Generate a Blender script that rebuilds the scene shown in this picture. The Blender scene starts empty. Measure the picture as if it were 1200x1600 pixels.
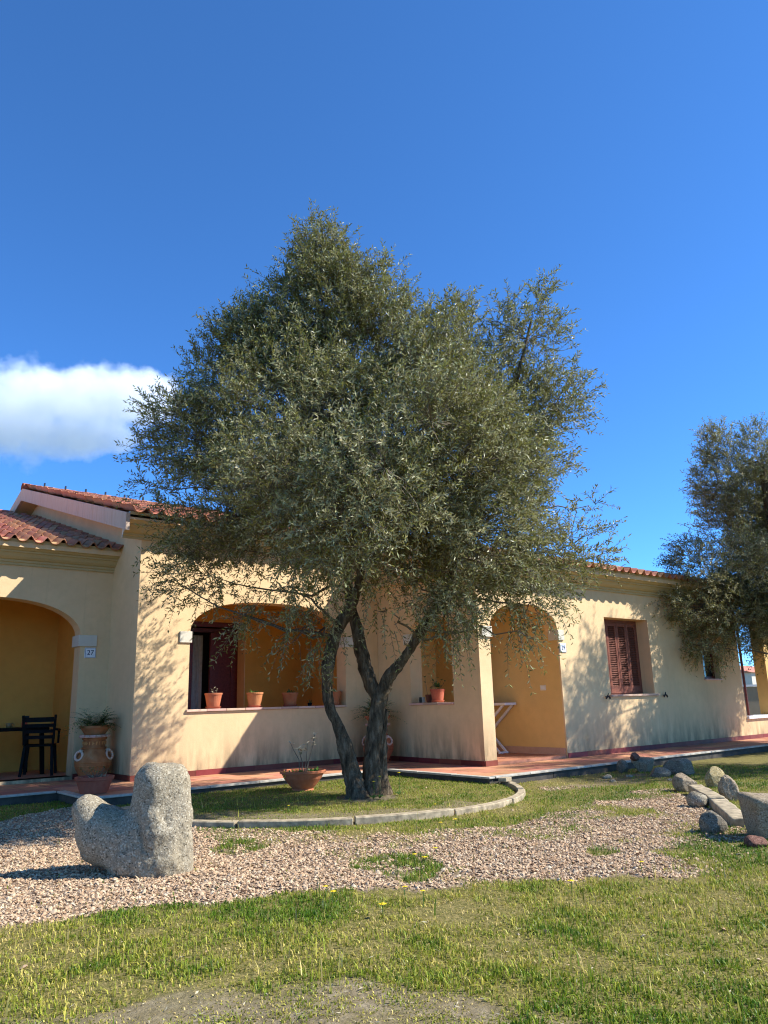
import bpy, bmesh, math, random
import numpy as np
from mathutils import Vector, Matrix

random.seed(7)
RNG = np.random.default_rng(11)
scene = bpy.context.scene
COL = scene.collection

# ------------------------------------------------------------------ camera
CAM = np.array([-4.2235, -11.004, 0.9796])
YAW, PITCH, ROLL = 0.6807, 0.2433, -0.0277
fwd = np.array([math.sin(YAW) * math.cos(PITCH), math.cos(YAW) * math.cos(PITCH), math.sin(PITCH)])
r0 = np.array([math.cos(YAW), -math.sin(YAW), 0.0])
u0 = np.cross(r0, fwd)
rgt = r0 * math.cos(ROLL) + u0 * math.sin(ROLL)
upv = -r0 * math.sin(ROLL) + u0 * math.cos(ROLL)
cam_data = bpy.data.cameras.new("camera")
cam = bpy.data.objects.new("camera", cam_data)
COL.objects.link(cam)
cam.matrix_world = Matrix(((rgt[0], upv[0], -fwd[0], CAM[0]), (rgt[1], upv[1], -fwd[1], CAM[1]),
                           (rgt[2], upv[2], -fwd[2], CAM[2]), (0, 0, 0, 1)))
cam_data.sensor_fit = 'VERTICAL'
cam_data.sensor_height = 32.0
cam_data.sensor_width = 24.0
cam_data.lens = 1195.778 / 1600 * 32.0
cam_data.clip_start = 0.05
cam_data.clip_end = 6000
scene.camera = cam

# ------------------------------------------------------------------ world, sun, exposure
SUN_TRAVEL = Vector((-1.18, 1.0, -1.33)).normalized()
world = bpy.data.worlds.new("World")
scene.world = world
world.use_nodes = True
wn = world.node_tree
bg = wn.nodes["Background"]
sky = wn.nodes.new("ShaderNodeTexSky")
sky.sky_type = 'NISHITA'
sky.sun_disc = False
sky.sun_elevation = math.radians(40.7)
sky.sun_rotation = math.radians(130.3)
sky.altitude = 0
sky.air_density = 0.5
sky.dust_density = 0.0
sky.ozone_density = 10.0
tint = wn.nodes.new("ShaderNodeMix")          # cleaner, deeper blue over the whole sky
tint.data_type = 'RGBA'
tint.blend_type = 'MULTIPLY'
tint.inputs[0].default_value = 1.0
tint.inputs[7].default_value = (0.76, 1.12, 1.20, 1)
wn.links.new(sky.outputs[0], tint.inputs[6])
wn.links.new(tint.outputs[2], bg.inputs[0])
bg.inputs[1].default_value = 0.15
sun_data = bpy.data.lights.new("sun", 'SUN')
sun_data.energy = 4.3
sun_data.angle = math.radians(0.53)
sun_data.color = (1.0, 0.985, 0.965)
sun = bpy.data.objects.new("sun", sun_data)
sun.rotation_euler = SUN_TRAVEL.to_track_quat('-Z', 'Y').to_euler()
sun.location = (20, -20, 30)
COL.objects.link(sun)
scene.view_settings.view_transform = 'Standard'
scene.view_settings.look = 'None'
scene.view_settings.exposure = 1.05
scene.view_settings.gamma = 1
scene.view_settings.use_curve_mapping = False
scene.cycles.filter_width = 1.15
scene.cycles.max_bounces = 8
scene.cycles.diffuse_bounces = 4
scene.cycles.transparent_max_bounces = 8
scene.cycles.volume_bounces = 10
scene.cycles.volume_max_steps = 128

# ------------------------------------------------------------------ helpers
G0 = -0.12          # level of the gravel and lawn; the terrace floor is 0


def link(o, parent=None):
    COL.objects.link(o)
    if parent is not None:
        o.parent = parent
        o.matrix_parent_inverse = Matrix.Identity(4)
    return o


def tag(o, label=None, cat=None, group=None, kind=None):
    if label: o["label"] = label
    if cat: o["category"] = cat
    if group: o["group"] = group
    if kind: o["kind"] = kind
    return o


def empty(name, loc=(0, 0, 0), label=None, cat=None, group=None, kind=None, rz=0.0):
    o = bpy.data.objects.new(name, None)
    o.empty_display_size = 0.2
    o.location = loc
    o.rotation_euler = (0, 0, rz)
    link(o)
    return tag(o, label, cat, group, kind)


def mesh_from(name, V, Fs, smooth=False):
    me = bpy.data.meshes.new(name)
    me.from_pydata([tuple(map(float, v)) for v in V], [], [tuple(map(int, f)) for f in Fs])
    me.validate()
    if smooth:
        me.polygons.foreach_set("use_smooth", [True] * len(me.polygons))
    me.update()
    return me


def mesh_tris(name, V, T, smooth=False):
    """V (n,3), T (m,3) numpy arrays"""
    me = bpy.data.meshes.new(name)
    V = np.ascontiguousarray(V, dtype=np.float32); T = np.ascontiguousarray(T, dtype=np.int32)
    me.vertices.add(len(V)); me.vertices.foreach_set("co", V.ravel())
    me.loops.add(T.size); me.loops.foreach_set("vertex_index", T.ravel())
    me.polygons.add(len(T)); me.polygons.foreach_set("loop_start", np.arange(0, T.size, 3, dtype=np.int32))
    me.polygons.foreach_set("use_smooth", np.full(len(T), smooth))
    me.update(calc_edges=True)
    return me


def ob(name, me, mat, parent=None, loc=None, rz=None):
    o = bpy.data.objects.new(name, me)
    if mat is not None and len(me.materials) == 0:
        me.materials.append(mat)
    link(o, parent)
    if loc is not None: o.location = loc
    if rz is not None: o.rotation_euler = (0, 0, rz)
    return o


class MB:
    """collects faces, then builds one mesh object"""
    def __init__(s): s.v = []; s.f = []
    def quad(s, a, b, c, d):
        n = len(s.v); s.v += [a, b, c, d]; s.f.append((n, n + 1, n + 2, n + 3))
    def poly(s, pts):
        n = len(s.v); s.v += list(pts); s.f.append(tuple(range(n, n + len(pts))))
    def box(s, x0, x1, y0, y1, z0, z1):
        n = len(s.v)
        s.v += [(x0, y0, z0), (x1, y0, z0), (x1, y1, z0), (x0, y1, z0), (x0, y0, z1), (x1, y0, z1), (x1, y1, z1), (x0, y1, z1)]
        s.f += [tuple(n + i for i in q) for q in ((0, 3, 2, 1), (4, 5, 6, 7), (0, 1, 5, 4), (1, 2, 6, 5), (2, 3, 7, 6), (3, 0, 4, 7))]
    def bar(s, a, b, w, h, up=(0, 0, 1)):
        a = Vector(a); b = Vector(b); d = (b - a).normalized(); up = Vector(up)
        sx = d.cross(up)
        if sx.length < 1e-4: sx = d.cross(Vector((1, 0, 0)))
        sx.normalize(); sz = sx.cross(d)
        n = len(s.v)
        for P in (a, b):
            for i, j in ((-1, -1), (1, -1), (1, 1), (-1, 1)):
                s.v.append(tuple(P + sx * (w / 2 * i) + sz * (h / 2 * j)))
        s.f += [tuple(n + i for i in q) for q in ((0, 1, 2, 3), (7, 6, 5, 4), (0, 4, 5, 1), (1, 5, 6, 2), (2, 6, 7, 3), (3, 7, 4, 0))]
    def tube(s, pts, rad, seg=8, caps=True):
        pts = [Vector(p) for p in pts]; n0 = len(s.v); m = len(pts)
        ref = Vector((0.31, 0.77, 0.55))
        for i, P in enumerate(pts):
            d = (pts[min(i + 1, m - 1)] - pts[max(i - 1, 0)]).normalized()
            a = d.cross(ref).normalized(); b = d.cross(a)
            r = rad[i] if hasattr(rad, '__len__') else rad
            for k in range(seg):
                t = 2 * math.pi * k / seg
                s.v.append(tuple(P + (a * math.cos(t) + b * math.sin(t)) * r))
        for i in range(m - 1):
            for k in range(seg):
                k2 = (k + 1) % seg
                s.f.append((n0 + i * seg + k, n0 + i * seg + k2, n0 + (i + 1) * seg + k2, n0 + (i + 1) * seg + k))
        if caps:
            s.f.append(tuple(n0 + k for k in range(seg))[::-1])
            s.f.append(tuple(n0 + (m - 1) * seg + k for k in range(seg)))
    def lathe(s, prof, seg=28, c=(0, 0, 0)):
        n0 = len(s.v); m = len(prof)
        for r, z in prof:
            for k in range(seg):
                t = 2 * math.pi * k / seg
                s.v.append((c[0] + r * math.cos(t), c[1] + r * math.sin(t), c[2] + z))
        for i in range(m - 1):
            for k in range(seg):
                k2 = (k + 1) % seg
                s.f.append((n0 + i * seg + k, n0 + i * seg + k2, n0 + (i + 1) * seg + k2, n0 + (i + 1) * seg + k))
    def torus(s, c, R, r, ax, seg=20, sub=8):
        ax = Vector(ax).normalized(); a = ax.orthogonal().normalized(); b = ax.cross(a); n0 = len(s.v)
        for i in range(seg):
            t = 2 * math.pi * i / seg; d = a * math.cos(t) + b * math.sin(t)
            for k in range(sub):
                q = 2 * math.pi * k / sub
                s.v.append(tuple(Vector(c) + d * (R + r * math.cos(q)) + ax * (r * math.sin(q))))
        for i in range(seg):
            for k in range(sub):
                i2 = (i + 1) % seg; k2 = (k + 1) % sub
                s.f.append((n0 + i * sub + k, n0 + i2 * sub + k, n0 + i2 * sub + k2, n0 + i * sub + k2))
    def build(s, name, mat, parent=None, smooth=False, bevel=0.0, loc=None, rz=None):
        me = mesh_from(name, s.v, s.f, smooth)
        if bevel > 0:
            bm = bmesh.new(); bm.from_mesh(me)
            bmesh.ops.remove_doubles(bm, verts=bm.verts, dist=1e-5)
            es = [e for e in bm.edges if len(e.link_faces) == 2 and e.calc_face_angle(0) > 0.5]
            bmesh.ops.bevel(bm, geom=es, offset=bevel, segments=1, affect='EDGES', clamp_overlap=True)
            bm.to_mesh(me); bm.free()
        return ob(name, me, mat, parent, loc, rz)


def _h(ix, iy, iz, seed):
    n = (ix * 374761393 + iy * 668265263 + iz * 2147483647 + seed * 1274126177) & 0xFFFFFFFF
    n = ((n ^ (n >> 13)) * 1274126177) & 0xFFFFFFFF
    n = ((n ^ (n >> 16)) * 2246822519) & 0xFFFFFFFF
    return ((n ^ (n >> 15)) & 0xFFFFFF) / float(0xFFFFFF)


def vnoise(P, scale=1.0, seed=0):
    """value noise in -1..1, P (n,2) or (n,3)"""
    P = np.asarray(P, float) * scale
    if P.shape[1] == 2: P = np.column_stack([P, np.full(len(P), 0.37)])
    I = np.floor(P).astype(np.int64); f = P - I; f = f * f * (3 - 2 * f)
    out = 0
    for dx in (0, 1):
        for dy in (0, 1):
            for dz in (0, 1):
                w = (f[:, 0] if dx else 1 - f[:, 0]) * (f[:, 1] if dy else 1 - f[:, 1]) * (f[:, 2] if dz else 1 - f[:, 2])
                out = out + w * _h(I[:, 0] + dx, I[:, 1] + dy, I[:, 2] + dz, seed)
    return out * 2 - 1


def fbm(P, scale=1.0, seed=0, oct=4):
    s = 0; a = 1.0; t = 0
    for i in range(oct):
        s = s + a * vnoise(P, scale * 2 ** i, seed + i * 17); t += a; a *= 0.5
    return s / t


def inside(poly, P):
    P = np.asarray(P); x, y = P[:, 0], P[:, 1]
    r = np.zeros(len(P), bool); n = len(poly)
    for i in range(n):
        x1, y1 = poly[i]; x2, y2 = poly[(i + 1) % n]
        c = (y1 > y) != (y2 > y)
        if y1 == y2: continue
        r ^= c & (x < (x2 - x1) * (y - y1) / (y2 - y1) + x1)
    return r


def catmull(pts, n):
    """resample (x,y,z,r) control points"""
    A = np.array(pts, float); A = np.vstack([2 * A[0] - A[1], A, 2 * A[-1] - A[-2]])
    out = []
    m = len(A) - 3
    for k in range(n):
        t = k / (n - 1) * m; i = min(int(t), m - 1); t -= i
        p0, p1, p2, p3 = A[i:i + 4]
        out.append(0.5 * ((2 * p1) + (-p0 + p2) * t + (2 * p0 - 5 * p1 + 4 * p2 - p3) * t * t + (-p0 + 3 * p1 - 3 * p2 + p3) * t ** 3))
    return np.array(out)


# ------------------------------------------------------------------ materials
class NT:
    def __init__(s, name):
        s.m = bpy.data.materials.new(name); s.m.use_nodes = True
        s.t = s.m.node_tree; s.t.nodes.clear()
        s.out = s.t.nodes.new("ShaderNodeOutputMaterial")
    def n(s, typ, **kw):
        o = s.t.nodes.new(typ)
        for k, v in kw.items():
            if k.startswith('i_'):
                o.inputs[k[2:].replace('_', ' ')].default_value = v
            else: setattr(o, k, v)
        return o
    def l(s, a, b): s.t.links.new(a, b)
    def noise(s, vec, scale, detail=4.0, rough=0.55):
        o = s.n("ShaderNodeTexNoise"); o.inputs["Scale"].default_value = scale
        o.inputs["Detail"].default_value = detail; o.inputs["Roughness"].default_value = rough
        if vec is not None: s.l(vec, o.inputs["Vector"])
        return o.outputs["Fac"]
    def ramp(s, fac, stops, interp='LINEAR'):
        o = s.n("ShaderNodeValToRGB"); o.color_ramp.interpolation = interp
        e = o.color_ramp.elements
        while len(e) < len(stops): e.new(0.5)
        for el, (p, c) in zip(e, stops):
            el.position = p; el.color = tuple(c) + (1,) if len(c) == 3 else c
        s.l(fac, o.inputs[0]); return o.outputs[0]
    def mix(s, fac, a, b, mode='MIX'):
        o = s.n("ShaderNodeMix", data_type='RGBA', blend_type=mode)
        for v, k in ((fac, 0), (a, 6), (b, 7)):
            if hasattr(v, 'links') or hasattr(v, 'is_linked'): s.l(v, o.inputs[k])
            elif k == 0: o.inputs[0].default_value = v
            else: o.inputs[k].default_value = tuple(v) + (1,)
        return o.outputs[2]
    def math(s, op, a, b=None):
        o = s.n("ShaderNodeMath", operation=op)
        for i, v in enumerate((a, b)):
            if v is None: continue
            if hasattr(v, 'is_linked'): s.l(v, o.inputs[i])
            else: o.inputs[i].default_value = v
        return o.outputs[0]
    def maprange(s, v, a, b, c=0.0, d=1.0):
        o = s.n("ShaderNodeMapRange"); s.l(v, o.inputs[0])
        for i, q in enumerate((a, b, c, d)): o.inputs[i + 1].default_value = q
        return o.outputs[0]
    def coords(s, which="Object"):
        return s.n("ShaderNodeTexCoord").outputs[which]
    def pos(s): return s.n("ShaderNodeNewGeometry").outputs["Position"]
    def bsdf(s, col, rough=0.8, bump=None, strength=0.3, dist=0.01, spec=0.3, **kw):
        b = s.n("ShaderNodeBsdfPrincipled")
        if hasattr(col, 'is_linked'): s.l(col, b.inputs["Base Color"])
        else: b.inputs["Base Color"].default_value = tuple(col) + (1,)
        if hasattr(rough, 'is_linked'): s.l(rough, b.inputs["Roughness"])
        else: b.inputs["Roughness"].default_value = rough
        b.inputs["Specular IOR Level"].default_value = spec
        for k, v in kw.items(): b.inputs[k.replace('_', ' ')].default_value = v
        if bump is not None:
            u = s.n("ShaderNodeBump"); u.inputs["Strength"].default_value = strength; u.inputs["Distance"].default_value = dist
            s.l(bump, u.inputs["Height"]); s.l(u.outputs[0], b.inputs["Normal"])
        s.l(b.outputs[0], s.out.inputs[0])
        return b


def stucco(name, col, stain=0.0, rough_scale=70):
    n = NT(name); P = n.pos()
    a = n.noise(P, 0.9, 5, .6); b = n.noise(P, 7, 4, .6); c = n.noise(P, rough_scale, 3, .6)
    base = n.mix(n.maprange(a, .3, .7), [x * .88 for x in col], [min(1, x * 1.05) for x in col])
    base = n.mix(n.maprange(b, .45, .75, 0, .4), base, [x * .82 for x in col])
    blot = n.noise(P, 2.6, 6, .7); base = n.mix(n.maprange(blot, .52, .72, 0, .30), base, [x * .74 for x in col])
    if stain > 0:     # grey weathering rising from the floor, in uneven tongues
        sep = n.n("ShaderNodeSeparateXYZ"); n.l(P, sep.inputs[0])
        st = n.n("ShaderNodeMapping"); st.inputs["Scale"].default_value = (3.5, 3.5, .8); n.l(P, st.inputs[0])
        s1 = n.noise(st.outputs[0], 1.6, 5, .65)
        hgt = n.maprange(sep.outputs[2], 0.05, 0.85, 1, 0)
        m = n.math('MULTIPLY', n.math('POWER', hgt, 1.6), n.maprange(s1, .33, .62, 0, 1))
        base = n.mix(n.math('MULTIPLY', m, stain), base, (.19, .145, .08))
        # thin runs below the cornice
        st2 = n.n("ShaderNodeMapping"); st2.inputs["Scale"].default_value = (9, 9, .5); n.l(P, st2.inputs[0])
        s2 = n.noise(st2.outputs[0], 1.5, 3, .6)
        base = n.mix(n.maprange(s2, .56, .8, 0, .32), base, [x * .7 for x in col])
    h = n.math('ADD', n.math('MULTIPLY', c, .6), n.math('MULTIPLY', b, .6))
    n.bsdf(base, .9, h, .5, .008, .15)
    return n.m


M = {}
M['cream'] = stucco('cream_render', (.79, .545, .285), .9)
M['ochre'] = stucco('ochre_render', (.72, .36, .075), .0)
M['ochre2'] = stucco('pale_ochre_render', (.76, .50, .19), .0)
M['cornice'] = stucco('cornice_render', (.56, .42, .20), .0, 40)
M['trim'] = stucco('white_trim', (.68, .61, .47), .0, 40)
M['gable'] = stucco('gable_render', (.80, .54, .30), .0)


def fascia_mat():
    n = NT('weathered_fascia'); P = n.pos()
    st = n.n("ShaderNodeMapping"); st.inputs["Scale"].default_value = (8, 8, .9); n.l(P, st.inputs[0])
    s = n.noise(st.outputs[0], 1.4, 5, .65)
    c = n.ramp(s, [(.3, (.52, .36, .25)), (.55, (.60, .45, .33)), (.75, (.36, .27, .21))])
    n.bsdf(c, .9, n.noise(P, 40), .3, .006, .15); return n.m


M['fascia'] = fascia_mat()


def terracotta(name, c1, c2, c3, scale=6, bump=.3, rough=.8, spec=.25):
    n = NT(name); P = n.pos(); o = n.n("ShaderNodeObjectInfo").outputs["Random"]
    a = n.noise(P, scale, 5, .6)
    c = n.ramp(a, [(.3, c1), (.55, c2), (.75, c3)])
    v = n.n("ShaderNodeHueSaturation"); n.l(c, v.inputs["Color"])
    n.l(n.maprange(o, 0, 1, .72, 1.22), v.inputs["Value"])
    n.l(n.maprange(n.math('FRACT', n.math('MULTIPLY', o, 7.31)), 0, 1, .485, .515), v.inputs["Hue"])
    n.bsdf(v.outputs[0], rough, n.noise(P, 60), bump, .005, spec); return n.m


M['rooftile'] = terracotta('clay_roof_tile', (.38, .15, .08), (.50, .215, .115), (.33, .17, .105), 5)
M['floortile'] = terracotta('terracotta_floor_tile', (.46, .19, .105), (.53, .235, .13), (.42, .18, .11), 7, .15, .65)
M['pot'] = terracotta('terracotta_pot', (.40, .12, .05), (.48, .165, .07), (.46, .20, .10), 9, .2)
M['amphora'] = terracotta('amphora_clay', (.34, .10, .035), (.52, .17, .06), (.54, .25, .11), 8, .6)
M['skirt'] = terracotta('dark_red_skirting', (.17, .035, .022), (.21, .046, .03), (.18, .042, .03), 7, .15, .5)
M['sill'] = terracotta('clay_sill_tile', (.58, .36, .25), (.66, .43, .31), (.56, .36, .26), 9, .15, .7)


def simple(name, col, rough=.6, scale=20, var=.15, bump=.1, spec=.3, **kw):
    n = NT(name); P = n.coords("Object"); a = n.noise(P, scale, 4, .6)
    c = n.mix(n.maprange(a, .3, .7), [x * (1 - var) for x in col], [min(1, x * (1 + var)) for x in col])
    n.bsdf(c, rough, a, bump, .004, spec, **kw); return n.m


M['wood'] = simple('red_brown_wood', (.20, .065, .036), .55, 30, .3, .1)
M['doorwood'] = simple('dark_mahogany_door', (.13, .022, .016), .4, 30, .3, .1)
M['iron'] = simple('black_iron', (.012, .012, .012), .5)
M['plastic'] = simple('dark_green_plastic', (.003, .004, .0035), .7, 10, .2, .0, .15)
M['orange'] = simple('orange_plastic', (.62, .11, .05), .35)
M['glassy'] = simple('straw_ceramic', (.30, .19, .07), .3)
M['white'] = simple('white_paint', (.74, .72, .68), .6, 30, .08)
M['plate'] = simple('ceramic_plate', (.80, .80, .78), .25, 30, .05, .0, .5)
M['digit'] = simple('dark_blue_glaze', (.012, .016, .06), .3, 30, .1, 0)
M['curtain'] = simple('pale_curtain', (.45, .44, .40), .8)
M['soil'] = simple('potting_soil', (.045, .03, .02), .95, 40, .4, .8)
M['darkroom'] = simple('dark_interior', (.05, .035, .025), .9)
M['stonewhite'] = simple('pale_edge_stone', (.44, .395, .31), .8, 12, .25, .3)
M['riser'] = simple('blue_grey_riser', (.07, .06, .045), .9, 8, .35, .4)
M['post'] = simple('red_brown_steel', (.14, .035, .025), .5)
M['concrete'] = simple('kerb_concrete', (.36, .285, .175), .95, 14, .45, 1.0)
M['yellow'] = simple('yellow_petals', (.85, .60, .02), .6, 20, .1, 0)
M['dryleaf'] = simple('straw_leaf', (.42, .36, .22), .7)
M['socket'] = simple('white_socket', (.72, .66, .52), .4, 10, .05, 0)
M['farwall'] = stucco('far_wall_render', (.34, .27, .18), .3)


def glass_mat():
    n = NT('window_glass'); n.bsdf((.02, .022, .025), .06, spec=.6); return n.m


M['glass'] = glass_mat()


def leaf_mat(name, top, under, trans=.25, rough=.42, spread=.5):
    n = NT(name); g = n.n("ShaderNodeNewGeometry")
    r = g.outputs["Random Per Island"]
    c = n.mix(g.outputs["Backfacing"], top, under)
    hs = n.n("ShaderNodeHueSaturation"); n.l(c, hs.inputs["Color"])
    n.l(n.maprange(r, 0, 1, 1 - spread, 1 + spread), hs.inputs["Value"])
    n.l(n.maprange(n.math('FRACT', n.math('MULTIPLY', r, 9.17)), 0, 1, .48, .515), hs.inputs["Hue"])
    b = n.n("ShaderNodeBsdfPrincipled"); n.l(hs.outputs[0], b.inputs["Base Color"])
    b.inputs["Roughness"].default_value = rough; b.inputs["Specular IOR Level"].default_value = .25
    t = n.n("ShaderNodeBsdfTranslucent"); n.l(hs.outputs[0], t.inputs[0])
    mx = n.n("ShaderNodeMixShader"); mx.inputs[0].default_value = trans
    n.l(b.outputs[0], mx.inputs[1]); n.l(t.outputs[0], mx.inputs[2]); n.l(mx.outputs[0], n.out.inputs[0])
    return n.m


M['olive'] = leaf_mat('olive_leaf', (.225, .218, .054), (.335, .315, .15), .28)
M['fern'] = leaf_mat('fern_leaf', (.09, .15, .025), (.09, .15, .03), .3)
M['green'] = leaf_mat('green_leaf', (.08, .17, .03), (.10, .18, .05), .3)


def grass_mat():
    n = NT('grass_blade'); g = n.n("ShaderNodeNewGeometry"); r = g.outputs["Random Per Island"]
    at = n.n("ShaderNodeAttribute"); at.attribute_name = "dry"
    dry = n.math('ADD', at.outputs["Fac"], n.math('MULTIPLY', n.math('SUBTRACT', r, .5), .5))
    c = n.ramp(dry, [(.05, (.095, .18, .010)), (.35, (.28, .32, .026)), (.6, (.50, .42, .075)), (.85, (.70, .52, .19))])
    hs = n.n("ShaderNodeHueSaturation"); n.l(c, hs.inputs["Color"])
    n.l(n.maprange(n.math('FRACT', n.math('MULTIPLY', r, 5.3)), 0, 1, .55, 1.4), hs.inputs["Value"])
    b = n.n("ShaderNodeBsdfPrincipled"); n.l(hs.outputs[0], b.inputs["Base Color"]); b.inputs["Roughness"].default_value = .5
    b.inputs["Specular IOR Level"].default_value = .3
    t = n.n("ShaderNodeBsdfTranslucent"); n.l(hs.outputs[0], t.inputs[0])
    mx = n.n("ShaderNodeMixShader"); mx.inputs[0].default_value = .3
    n.l(b.outputs[0], mx.inputs[1]); n.l(t.outputs[0], mx.inputs[2]); n.l(mx.outputs[0], n.out.inputs[0])
    return n.m


M['grass'] = grass_mat()


def pebble_mat():
    n = NT('pink_gravel'); r = n.n("ShaderNodeNewGeometry").outputs["Random Per Island"]
    c = n.ramp(r, [(0, (.26, .16, .085)), (.2, (.42, .265, .145)), (.45, (.51, .335, .19)), (.7, (.58, .41, .24)), (.88, (.42, .31, .195)), (1, (.65, .51, .33))])
    n.bsdf(c, .85, spec=.2); return n.m


M['pebble'] = pebble_mat()


def bark_mat():
    n = NT('olive_bark'); P = n.pos()
    st = n.n("ShaderNodeMapping"); st.inputs["Scale"].default_value = (9, 9, 2.2); n.l(P, st.inputs[0])
    a = n.noise(st.outputs[0], 2.2, 6, .68); b = n.noise(P, 55, 4, .6)
    c = n.ramp(a, [(.3, (.028, .02, .012)), (.5, (.115, .082, .048)), (.68, (.25, .19, .118))])
    h = n.math('ADD', a, n.math('MULTIPLY', b, .3))
    n.bsdf(c, .95, h, 1.0, .05, .08); return n.m


M['bark'] = bark_mat()
M['twig'] = simple('olive_twig', (.16, .125, .08), .9)


def granite(name, dark, mid, light, warm=0.4):
    n = NT(name); P = n.coords("Object")
    v = n.n("ShaderNodeTexVoronoi"); v.inputs["Scale"].default_value = 120; n.l(P, v.inputs["Vector"])
    sc = n.n("ShaderNodeSeparateColor"); n.l(v.outputs["Color"], sc.inputs[0])
    sp = n.ramp(sc.outputs[0], [(.0, dark), (.16, mid), (.7, mid), (.92, light)])
    big = n.noise(P, 3.5, 5, .6); col = n.mix(n.maprange(big, .45, .7, 0, warm), sp, (.34, .26, .14))
    fine = n.noise(P, 32, 6, .7); pit = n.maprange(fine, .25, .5, .45, 1)
    col = n.mix(1.0, col, pit, 'MULTIPLY')
    h = n.math('ADD', n.math('MULTIPLY', fine, 1.0), n.math('MULTIPLY', n.noise(P, 110, 3, .6), .35))
    n.bsdf(col, .92, h, .8, .016, .15); return n.m


M['granite'] = granite('grey_granite', (.08, .066, .042), (.30, .245, .16), (.50, .43, .30), .35)
M['rock'] = granite('brown_field_stone', (.09, .065, .04), (.30, .225, .14), (.44, .35, .24), .5)
M['rockdark'] = granite('dark_field_stone', (.05, .042, .03), (.18, .15, .105), (.30, .26, .19), .15)
M['rockyellow'] = granite('lichen_stone', (.16, .11, .05), (.40, .30, .13), (.52, .42, .24), .6)
M['rockred'] = granite('reddish_stone', (.06, .025, .018), (.16, .075, .05), (.24, .13, .09), .1)


def ground_mat():
    n = NT('soil_lawn_gravel_ground'); P = n.pos()
    at = n.n("ShaderNodeVertexColor"); at.layer_name = "zone"
    s = n.n("ShaderNodeSeparateColor"); n.l(at.outputs[0], s.inputs[0])
    a = n.noise(P, 2.2, 6, .65); b = n.noise(P, 38, 5, .7)
    soil = n.ramp(a, [(.3, (.13, .10, .062)), (.7, (.23, .175, .115))])
    soil = n.mix(n.maprange(b, .5, .75, 0, .5), soil, (.30, .25, .18))
    lawn = n.ramp(n.noise(P, 55, 5, .75), [(.32, (.065, .062, .015)), (.5, (.17, .145, .042)), (.7, (.36, .265, .115))])
    v = n.n("ShaderNodeTexVoronoi"); v.inputs["Scale"].default_value = 42; n.l(P, v.inputs["Vector"])
    sc = n.n("ShaderNodeSeparateColor"); n.l(v.outputs["Color"], sc.inputs[0])
    grav = n.ramp(sc.outputs[0], [(0, (.15, .10, .062)), (.4, (.26, .18, .115)), (1, (.38, .275, .185))])
    dirt = n.ramp(n.noise(P, 14, 7, .78), [(.34, (.09, .07, .035)), (.5, (.22, .17, .10)), (.66, (.36, .29, .185))])
    c = n.mix(s.outputs[1], soil, lawn); c = n.mix(s.outputs[0], c, grav); c = n.mix(s.outputs[2], c, dirt)
    h = n.math('ADD', b, n.math('MULTIPLY', n.math('SUBTRACT', 1.0, v.outputs["Distance"]), s.outputs[0]))
    n.bsdf(c, .95, h, .7, .02, .1); return n.m


M['ground'] = ground_mat()

# ================================================================== ground
GRAVEL = [(-3.49,-6.22),(-3.06,-6.26),(-2.76,-6.35),(-2.49,-6.36),(-2.23,-6.38),(-2.02,-6.61),(-1.80,-6.67),(-1.51,-6.77),(-1.25,-6.99),(-1.01,-7.18),(-0.71,-7.31),(-0.42,-7.46),(-0.14,-7.73),(0.21,-7.76),(0.23,-7.98),(0.41,-8.18),(0.72,-8.24),(1.07,-8.12),(1.39,-8.14),(1.99,-7.85),(3.02,-6.93),(3.93,-6.11),(4.50,-5.52),(4.03,-5.35),(3.09,-5.50),(2.13,-6.20),(1.89,-6.52),(1.12,-6.79),(0.83,-6.73),(0.73,-6.36),(0.40,-6.17),(-0.03,-6.03),(-0.34,-5.77),(-0.66,-5.43),(-1.02,-5.15),(-1.02,-4.59),(-0.82,-3.78),(-1.01,-3.15),(-0.98,-1.99),(-1.17,-1.26),(-1.57,-1.43),(-2.08,-1.91),(-2.89,-1.60),(-6,-2.2),(-7,-6)]
SPARSE = [[(4.54,-3.46),(6.37,-3.90),(4.98,-4.95),(3.40,-4.52)],
          [(-0.82,-3.78),(-0.40,-4.49),(0.06,-5.23),(0.75,-5.80),(1.20,-6.00),(2.48,-5.71),(3.09,-5.50),(1.89,-6.52),(1.12,-6.79),(0.83,-6.73),(0.73,-6.36),(0.40,-6.17),(-0.03,-6.03),(-0.34,-5.77),(-0.66,-5.43),(-1.02,-5.15),(-1.02,-4.59)]]
TUFTS = [[(-0.92,-6.40),(-0.63,-6.24),(-0.38,-6.30),(-0.24,-6.56),(-0.40,-6.86),(-0.69,-7.11),(-0.93,-7.09),(-0.91,-6.75)],
         [(0.79,-7.13),(0.99,-7.16),(0.89,-7.42),(0.62,-7.48),(0.63,-7.28)],
         [(-1.25,-5.10),(-0.97,-4.83),(-0.76,-4.88),(-0.90,-5.29),(-1.15,-5.39)]]
DIRT = [(-3.48,-7.55),(-3.36,-7.60),(-3.12,-7.79),(-2.90,-7.86),(-2.65,-7.88),(-2.38,-7.98),(-2.15,-8.20),(-2.06,-8.41),(-1.97,-8.67),(-1.94,-8.84),(-1.83,-9.04),(-1.74,-9.24),(-1.72,-9.45),(-1.82,-9.70),(-3.35,-12),(-6,-9.5),(-6,-8.0)]
BED_C = np.array([1.45, -2.9]); BED_R = 2.2
BUILT = [(-30, -0.42), (-1.08, -0.42), (-1.08, -1.56), (3.32, -1.56), (3.32, -3.70), (30, -3.70), (30, 30), (-30, 30)]


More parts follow.
